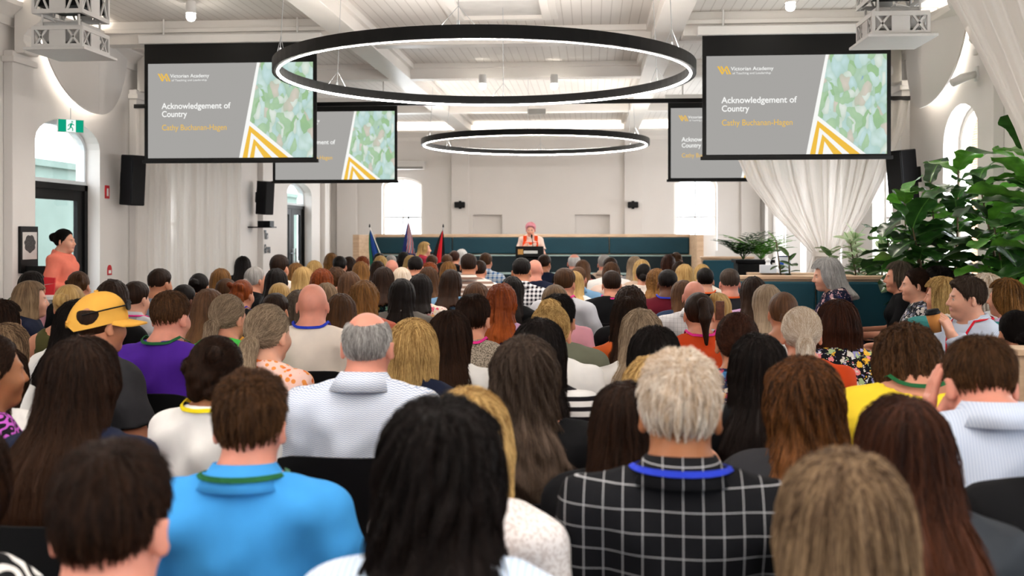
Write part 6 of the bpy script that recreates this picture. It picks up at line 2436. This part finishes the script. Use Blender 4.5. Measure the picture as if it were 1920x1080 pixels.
def flag(px, py, d, lean, kind, label, fl, fr):
    top = onD(px, py, d)
    r = empty('flag_on_pole', (top.x + lean * (top.z - 0.05), top.y, 0), 0, label, 'flag', 'flags beside the podium')
    tz = top.z
    at = lambda z: lean * (tz - z) - lean * (tz - 0.05)      # pole offset from its foot
    MB().tube([(at(0.0), 0, 0), (at(tz), 0, tz)], 0.010, 8).obj('pole', M_WHITEPL if kind == 'island' else M_STEEL, r)
    MB().lathe([(0.0, 0.06), (0.012, 0.03), (0.014, 0.0), (0.0, -0.01)], 8, (at(tz), 0, tz)).obj('finial', M_BLACK, r)
    MB().lathe([(0.16, 0.0), (0.16, 0.02), (0.03, 0.04), (0.02, 0.10)], 16, (at(0.0), 0, 0)).obj('pole_base', M_BLACK, r)
    n, m = 28, 16
    V = []; UV = []
    for i in range(n + 1):
        u = i / n
        for j in range(m + 1):
            v = j / m
            z = tz - 0.04 - 1.05 * v
            l, rgt = fl * (v ** 0.75), fr * (v ** 0.75)
            x = at(z) - l + (l + rgt) * u
            y = -0.02 - 0.05 * v * (1 + math.sin(u * 13 + v * 1.5)) * (0.4 + 0.6 * v)
            V.append((x, y, z - 0.10 * u * v)); UV.append((u, v, 0))
    bb = MB(); bb.v = V
    bb.f = [(i * (m + 1) + j, (i + 1) * (m + 1) + j, (i + 1) * (m + 1) + j + 1, i * (m + 1) + j + 1) for i in range(n) for j in range(m)]
    o = bb.obj('flag_cloth', flag_mat(kind), r, smooth=True, recalc=False)
    a = o.data.attributes.new('fuv', 'FLOAT_VECTOR', 'POINT')
    a.data.foreach_set('vector', np.array(UV, np.float32).ravel())


flag(693, 426, 15.9, 0.40, 'island', 'green and blue flag on a slanting white pole', 0.36, 0.03)
flag(766, 410, 15.9, 0.0, 'national', 'navy flag with red and white crosses and a white star', 0.17, 0.21)
flag(831, 426, 15.9, -0.10, 'aboriginal', 'red and black flag hanging from a pole next to the starred flag', 0.24, 0.16)


def booth_back(x0, x1, y, z, label, t=0.14, front=True, turn=0.0):
    r = empty('booth_back', ((x0 + x1) / 2, y, 0), turn, label, 'seating', 'teal booth backs')
    h = (x1 - x0) / 2
    MB().box(-h, h, -t / 2, t / 2, 0, z - 0.03).obj('core_panel', M_OAK, r)
    MB().box(-h - 0.02, h + 0.02, -t / 2 - 0.03, t / 2 + 0.03, z - 0.03, z).obj('oak_cap', M_OAK, r, bevel=0.004)
    n = max(1, int(round(2 * h / 0.7)))
    for k in range(n):
        a, c = -h + 2 * h * k / n + 0.006, -h + 2 * h * (k + 1) / n - 0.006
        if front:
            MB().box(a, c, -t / 2 - 0.06, -t / 2, 0.46, z - 0.05).obj('cushion', M_TEAL, r, bevel=0.02)
    MB().box(-h, h, -t / 2 - 0.5, -t / 2, 0.0, 0.36).obj('seat_base', M_OAK, r)
    MB().box(-h, h, -t / 2 - 0.52, -t / 2 - 0.06, 0.36, 0.45).obj('seat_cushion', M_TEAL, r, bevel=0.02)
    return r


booth_back(1.30, 2.80, 9.40, 1.22, 'long teal booth back with oak cap behind the person in the navy flowered dress')
booth_back(1.75, 3.0, 11.2, 1.18, 'teal booth back before the tied curtain, below the white poster stand')
booth_back(1.62, 2.35, 14.8, 1.28, 'small teal booth back beside the black planter')
booth_back(2.02, 3.7, 4.95, 1.06, 'oak booth panel at the picture edge beyond the pinstripe shirt', turn=math.pi)
# wall bench the profile row sits on
r = empty('side_bench', (2.82, 7.6, 0), 0, 'teal bench along the window wall under the people in profile', 'seating')
MB().box(-0.45, 0.25, -1.5, 1.5, 0, 0.36).obj('seat_base', M_OAK, r)
MB().box(-0.47, 0.20, -1.5, 1.5, 0.36, 0.46).obj('seat_cushion', M_TEAL, r, bevel=0.02)
MB().box(0.25, 0.37, -1.5, 1.5, 0, 1.05).obj('back_panel', M_TEAL, r, bevel=0.02)
MB().box(0.22, 0.42, -1.5, 1.5, 1.05, 1.09).obj('oak_cap', M_OAK, r, bevel=0.004)
# rounded stool back next to the coffee drinker
q = onD(1762, 640, 6.55)
r = empty('tub_seat', (q.x + 0.2, q.y, 0), 0, 'rounded light teal tub seat beside the raised coffee cup', 'seat')
M_TEALL = plain('light_teal_wool', '#357a78', 0.9, 0.15, var=0.08, vscale=60)
pts = []
outer, inner = [], []
for k in range(25):
    a = math.radians(100 + 190 * k / 24)
    outer.append((0.40 * math.cos(a), 0.30 * math.sin(a))); inner.append((0.27 * math.cos(a), 0.18 * math.sin(a)))
b = MB(); b.prism(outer + inner[::-1], lambda u, v, d: (u, v, d), 0.10, 1.05)
b.obj('tub_back', M_TEALL, r, bevel=0.03)
MB().lathe([(0.02, 0.08), (0.30, 0.08), (0.31, 0.42), (0.26, 0.45), (0.0, 0.455)], 28, cap=False).obj('seat', M_TEALL, r, smooth=True)

# ------------------------------------------------------------------ plants
def leaf_mat(name, a, c, gloss=0.35):
    if name in MATS: return MATS[name]
    t = NT(name)
    n = t.noise(t.coord('Object'), 14, 3)
    x = t.sep(t.coord('Object'))[0]
    vein = t.math('LESS_THAN', t.math('ABSOLUTE', x), 0.004)
    col = t.mix(vein, t.ramp(n, [(0.3, srgb(a)), (0.7, srgb(c))]), srgb('#5f8c40'))
    t.bsdf(col, gloss, 0.5)
    tl = t.n('ShaderNodeBsdfTranslucent'); t.l(col, tl.inputs['Color'])
    m = t.n('ShaderNodeMixShader'); m.inputs[0].default_value = 0.18
    t.l(t.b.outputs[0], m.inputs[1]); t.l(tl.outputs[0], m.inputs[2]); t.l(m.outputs[0], t.out.inputs['Surface'])
    MATS[name] = t.m
    return t.m


def leaf_mesh(L, Wd, shape, cup=0.25, droop=0.3, wav=0.02, n=14, m=6):
    """a blade cut along its outline, cupped along the midrib and drooping to the tip"""
    xs, ys = shape
    P = []
    for i in range(n + 1):
        v = i / n
        k = max(0, min(len(xs) - 2, int(np.searchsorted(xs, v)) - 1))
        t = (v - xs[k]) / (xs[k + 1] - xs[k]); t = t * t * (3 - 2 * t)
        w = Wd * (ys[k] + (ys[k + 1] - ys[k]) * t)
        row = []
        for j in range(m + 1):
            s = -1 + 2 * j / m
            z = cup * abs(s) * w * 0.8 + wav * math.sin(v * 20 + s * 2) * abs(s) ** 1.5 - droop * L * v * v
            row.append((s * w, v * L, z))
        P.append(row)
    return MB().grid(P).mesh('leaf', smooth=True, recalc=False)


FIG = leaf_mesh(0.30, 0.112, ([0, 0.10, 0.32, 0.46, 0.72, 0.90, 0.97, 1], [0.04, 0.48, 0.64, 0.62, 1.0, 0.78, 0.42, 0.05]), 0.3, 0.35, 0.010)
OVAL = leaf_mesh(0.13, 0.038, ([0, 0.2, 0.5, 0.8, 1], [0.05, 0.8, 1, 0.7, 0.02]), 0.2, 0.2, 0.0)
SWORD = leaf_mesh(0.6, 0.035, ([0, 0.3, 0.7, 1], [0.6, 1, 0.7, 0.02]), 0.3, 0.45, 0.0)
FIGM = [leaf_mat('fig_leaf_dark', '#12270f', '#23451b', 0.28), leaf_mat('fig_leaf_mid', '#1c3d17', '#335f24', 0.28), leaf_mat('fig_leaf_young', '#38701f', '#63a034')]
VAR = [leaf_mat('rubber_leaf', '#4d6a3c', '#7c9464'), leaf_mat('rubber_leaf_pale', '#8fa47a', '#c9d0ae')]
M_STEM = plain('plant_stem', '#5a4a36', 0.8)


def leafy(name, base, label, stems, mesh, mats, n, size, group, spread=0.9, seed=0, zfrac=0.25, pot=None):
    rn = random.Random(seed)
    r = empty(name, base, 0, label, 'plant', group)
    if pot:
        pot(r)
    for tip in stems:
        tip = Vector(tip)
        z0 = 0.3
        pts = [Vector((tip.x * 0.15, tip.y * 0.15, z0)) + (tip - Vector((tip.x * 0.15, tip.y * 0.15, z0))) * t + Vector((0.03 * math.sin(4 * t), 0.03 * math.cos(5 * t), 0)) for t in np.linspace(0, 1, 7)]
        MB().tube(pts, [0.018, 0.016, 0.014, 0.012, 0.010, 0.008, 0.005], 7).obj('stem', M_STEM, r)
        for k in range(n):
            t = zfrac + (1 - zfrac) * (k + rn.random() * 0.6) / n
            i = min(5, int(t * 6)); p = pts[i].lerp(pts[i + 1], min(1, t * 6 - i))
            a = k * 2.4 + rn.random() * 0.8
            up = rn.uniform(-0.2, 0.7) + 0.5 * (t > 0.9)
            o = mkobj('leaf', mesh, r)
            o.location = p
            o.rotation_euler = Euler((up, rn.uniform(-0.35, 0.35), a), 'XYZ')
            s = size * rn.uniform(0.75, 1.2)
            o.scale = (s, s, s)
            setmat(o, mats[min(len(mats) - 1, int(rn.random() ** (1.4 if t < 0.85 else 0.6) * len(mats)))])
    return r


def box_pot(w, d, h, z=0.0, m=None):
    def f(r):
        b = MB(); b.box(-w / 2, w / 2, -d / 2, d / 2, z, z + h)
        b.obj('planter_box', m or M_BLACKPL, r, bevel=0.008)
        MB().box(-w / 2 + 0.02, w / 2 - 0.02, -d / 2 + 0.02, d / 2 - 0.02, z + h, z + h + 0.01).obj('soil', plain('soil', '#2b2019', 0.95, var=0.3, vscale=40), r)
    return f


G = 'plants along the window wall'
leafy('fiddle_leaf_fig', (3.10, 9.2, 0), 'tall fiddle leaf fig with glossy leaves below the window wall loudspeaker', [(-0.25, 0.1, 1.95), (0.15, -0.15, 2.25), (0.05, 0.3, 2.1), (-0.3, -0.3, 1.7)], FIG, FIGM, 24, 1.12, G, seed=3, zfrac=0.42, pot=box_pot(0.5, 0.6, 0.5))
leafy('fiddle_leaf_fig', (3.38, 8.3, 0), 'dense fiddle leaf fig under the arched window', [(-0.2, 0.1, 2.05), (0.1, -0.2, 2.2), (-0.25, -0.3, 1.75), (0.05, 0.25, 1.8)], FIG, FIGM, 24, 1.15, G, seed=8, zfrac=0.40, pot=box_pot(0.5, 0.6, 0.5))
leafy('fiddle_leaf_fig', (3.30, 7.35, 0), 'fiddle leaf fig with bright lobed leaves at the picture edge', [(-0.15, 0.1, 2.25), (-0.25, -0.15, 2.0), (0.1, 0.1, 1.9)], FIG, FIGM[1:], 20, 1.2, G, seed=11, zfrac=0.45, pot=box_pot(0.5, 0.6, 0.5))
leafy('fiddle_leaf_fig', (3.12, 10.15, 0), 'smaller fiddle leaf fig beside the tied curtain', [(0.0, 0.0, 1.85), (-0.2, -0.1, 1.6), (0.2, 0.05, 1.7)], FIG, FIGM, 15, 1.0, G, seed=21, zfrac=0.5, pot=box_pot(0.4, 0.4, 0.5))
leafy('variegated_rubber_plant', (2.78, 10.6, 0), 'pale variegated rubber plant between the tied curtain and figs', [(-0.3, 0, 1.45), (0, 0.1, 1.6), (0.25, -0.1, 1.5), (-0.12, -0.2, 1.55)], OVAL, VAR, 38, 1.25, G, seed=31, zfrac=0.5, pot=box_pot(0.7, 0.4, 0.6))
leafy('variegated_rubber_plant', (2.02, 10.7, 0), 'small rubber plant on the other side of the tied curtain', [(-0.05, 0, 1.55), (0.1, 0.1, 1.4)], OVAL, [FIGM[0], VAR[0]], 12, 1.1, G, seed=33, zfrac=0.55, pot=box_pot(0.3, 0.3, 0.6))
leafy('low_foliage_plant', (3.32, 7.9, 0), 'low bright foliage between the bench row and the figs', [(-0.1, 0.4, 1.35), (0.1, -0.4, 1.3), (0, 0, 1.4), (0.05, 0.7, 1.3), (0, -0.7, 1.3)], OVAL, FIGM[1:], 14, 1.3, G, seed=41, zfrac=0.55, pot=box_pot(0.10, 2.2, 0.7))
leafy('sword_leaf_plant', (onD(6, 545, 8.4).x, onD(6, 545, 8.4).y, 0), 'dark sword-leaved plant at the picture edge under the framed picture', [(0, 0, 1.0)], SWORD, [FIGM[0]], 11, 0.7, None, seed=51, zfrac=0.65, pot=box_pot(0.3, 0.3, 0.5, m=M_WHITEPL))


def palm(base, label, n, size, seed, m, group, z=0.0):
    rn = random.Random(seed)
    r = empty('potted_palm', base, 0, label, 'plant', group)
    for k in range(n):
        a = k * 2.4; el = rn.uniform(0.75, 1.45); L = size * rn.uniform(0.7, 1.1)
        spine = []
        for t in np.linspace(0, 1, 9):
            spine.append(Vector((math.cos(a) * L * t * math.cos(el * (1 - 0.5 * t)), math.sin(a) * L * t * math.cos(el * (1 - 0.5 * t)), z + L * t * math.sin(el) - 0.35 * L * t * t)))
        b = MB(); b.tube(spine, 0.004, 5)
        side = Vector((-math.sin(a), math.cos(a), 0))
        for i in range(2, 9):
            for s in (-1, 1):
                p = spine[i]; d = (spine[i] - spine[i - 1]).normalized()
                w = 0.26 * L * (1.05 - abs(i / 8 - 0.45))
                tip = p + side * s * w + d * w * 0.6 + Vector((0, 0, -0.12 * w))
                mid = (p + tip) / 2 + d * 0.018
                b.add([p, mid, tip, (p + tip) / 2 - d * 0.018], [(0, 1, 2, 3)])
        b.obj('frond', m, r, recalc=False)
    return r


q = onD(1410, 500, 13.6)
r = empty('planter_box', (q.x, q.y, 0), 0, 'long black planter box on the booth below the palms', 'planter', None)
MB().box(-0.22, 0.24, -0.2, 0.2, 0, 1.22).obj('planter_body', M_BLACKPL, r, bevel=0.01)
MB().box(-0.25, 0.27, -0.22, 0.22, 1.22, 1.26).obj('planter_rim', M_BLACKPL, r)
palm((q.x - 0.12, q.y, 1.26), 'dark feathery palm in the black planter, nearer the podium', 18, 0.58, 4, FIGM[0], 'palms in the black planter')
palm((q.x + 0.12, q.y, 1.26), 'bright leafy palm in the black planter, nearer the tied curtain', 18, 0.58, 9, FIGM[2], 'palms in the black planter')

# ------------------------------------------------------------------ small things
q = onD(1471, 512, 10.85)
r = empty('poster_stand', (q.x, q.y, 1.18), 0, 'white desktop poster stand with a blue square by the tied curtain', 'sign')
MB().box(-0.065, 0.065, -0.005, 0.005, 0, 0.19).obj('card', plain('white_card', '#dfe3ea', 0.5), r)
MB().box(-0.065, 0.065, -0.007, -0.005, 0.178, 0.19).obj('header_line', plain('card_navy', '#1f2f63', 0.5), r)
MB().box(-0.05, -0.01, -0.007, -0.005, 0.09, 0.13).obj('blue_square', plain('card_blue', '#2a57b8', 0.5), r)
MB().box(-0.06, 0.06, -0.03, 0.05, 0, 0.008).obj('foot', plain('white_card', '#dfe3ea'), r)
q = onD(1440, 512, 10.9)
r = empty('tissue_box', (q.x, q.y, 1.18), 0, 'white tissue box on the booth cap beside the poster stand', 'box')
MB().box(-0.085, 0.085, -0.05, 0.05, 0, 0.09).obj('carton', plain('white_card', '#dfe3ea'), r, bevel=0.003)
MB().lathe([(0.03, 0.09), (0.022, 0.115), (0.034, 0.14), (0.008, 0.165)], 9, cap=False).obj('tissue', plain('tissue_paper', '#f2f2f2', 0.9), r)
q = onD(95, 552, 9.6)
r = empty('side_table', (q.x, q.y, 0), 0, 'small white side table by the glazed door', 'table')
MB().lathe([(0.30, 0.99), (0.30, 1.02)], 28).obj('table_top', M_WHITEPL, r)
MB().tube([(0, 0, 0.02), (0, 0, 0.99)], 0.025, 10).obj('column', M_WHITEPL, r)
MB().lathe([(0.2, 0), (0.2, 0.02)], 24).obj('base', M_WHITEPL, r)
o = MB().box(-0.085, 0.075, -0.01, 0.01, 0, 0.17).obj('red_folder', plain('red_card', '#c8202a', 0.5)); o.location = (q.x - 0.04, q.y, 1.02); o.rotation_euler = (0, math.radians(4), 0)
tag(o, 'red folder standing on the side table by the glazed door', 'folder')
q = onD(62, 512, 10.2)
r = empty('monitor', (q.x, q.y, 0), 0, 'black monitor on a stand by the glazed door', 'monitor')
MB().box(-0.13, 0.13, -0.015, 0.015, 1.12, 1.28).obj('display', M_BLACK, r, bevel=0.004)
MB().tube([(0, 0.02, 0.02), (0, 0.02, 1.14)], 0.015, 8).obj('stand', M_BLACK, r)
MB().lathe([(0.15, 0), (0.15, 0.02)], 20, (0, 0.02, 0)).obj('foot', M_BLACK, r)
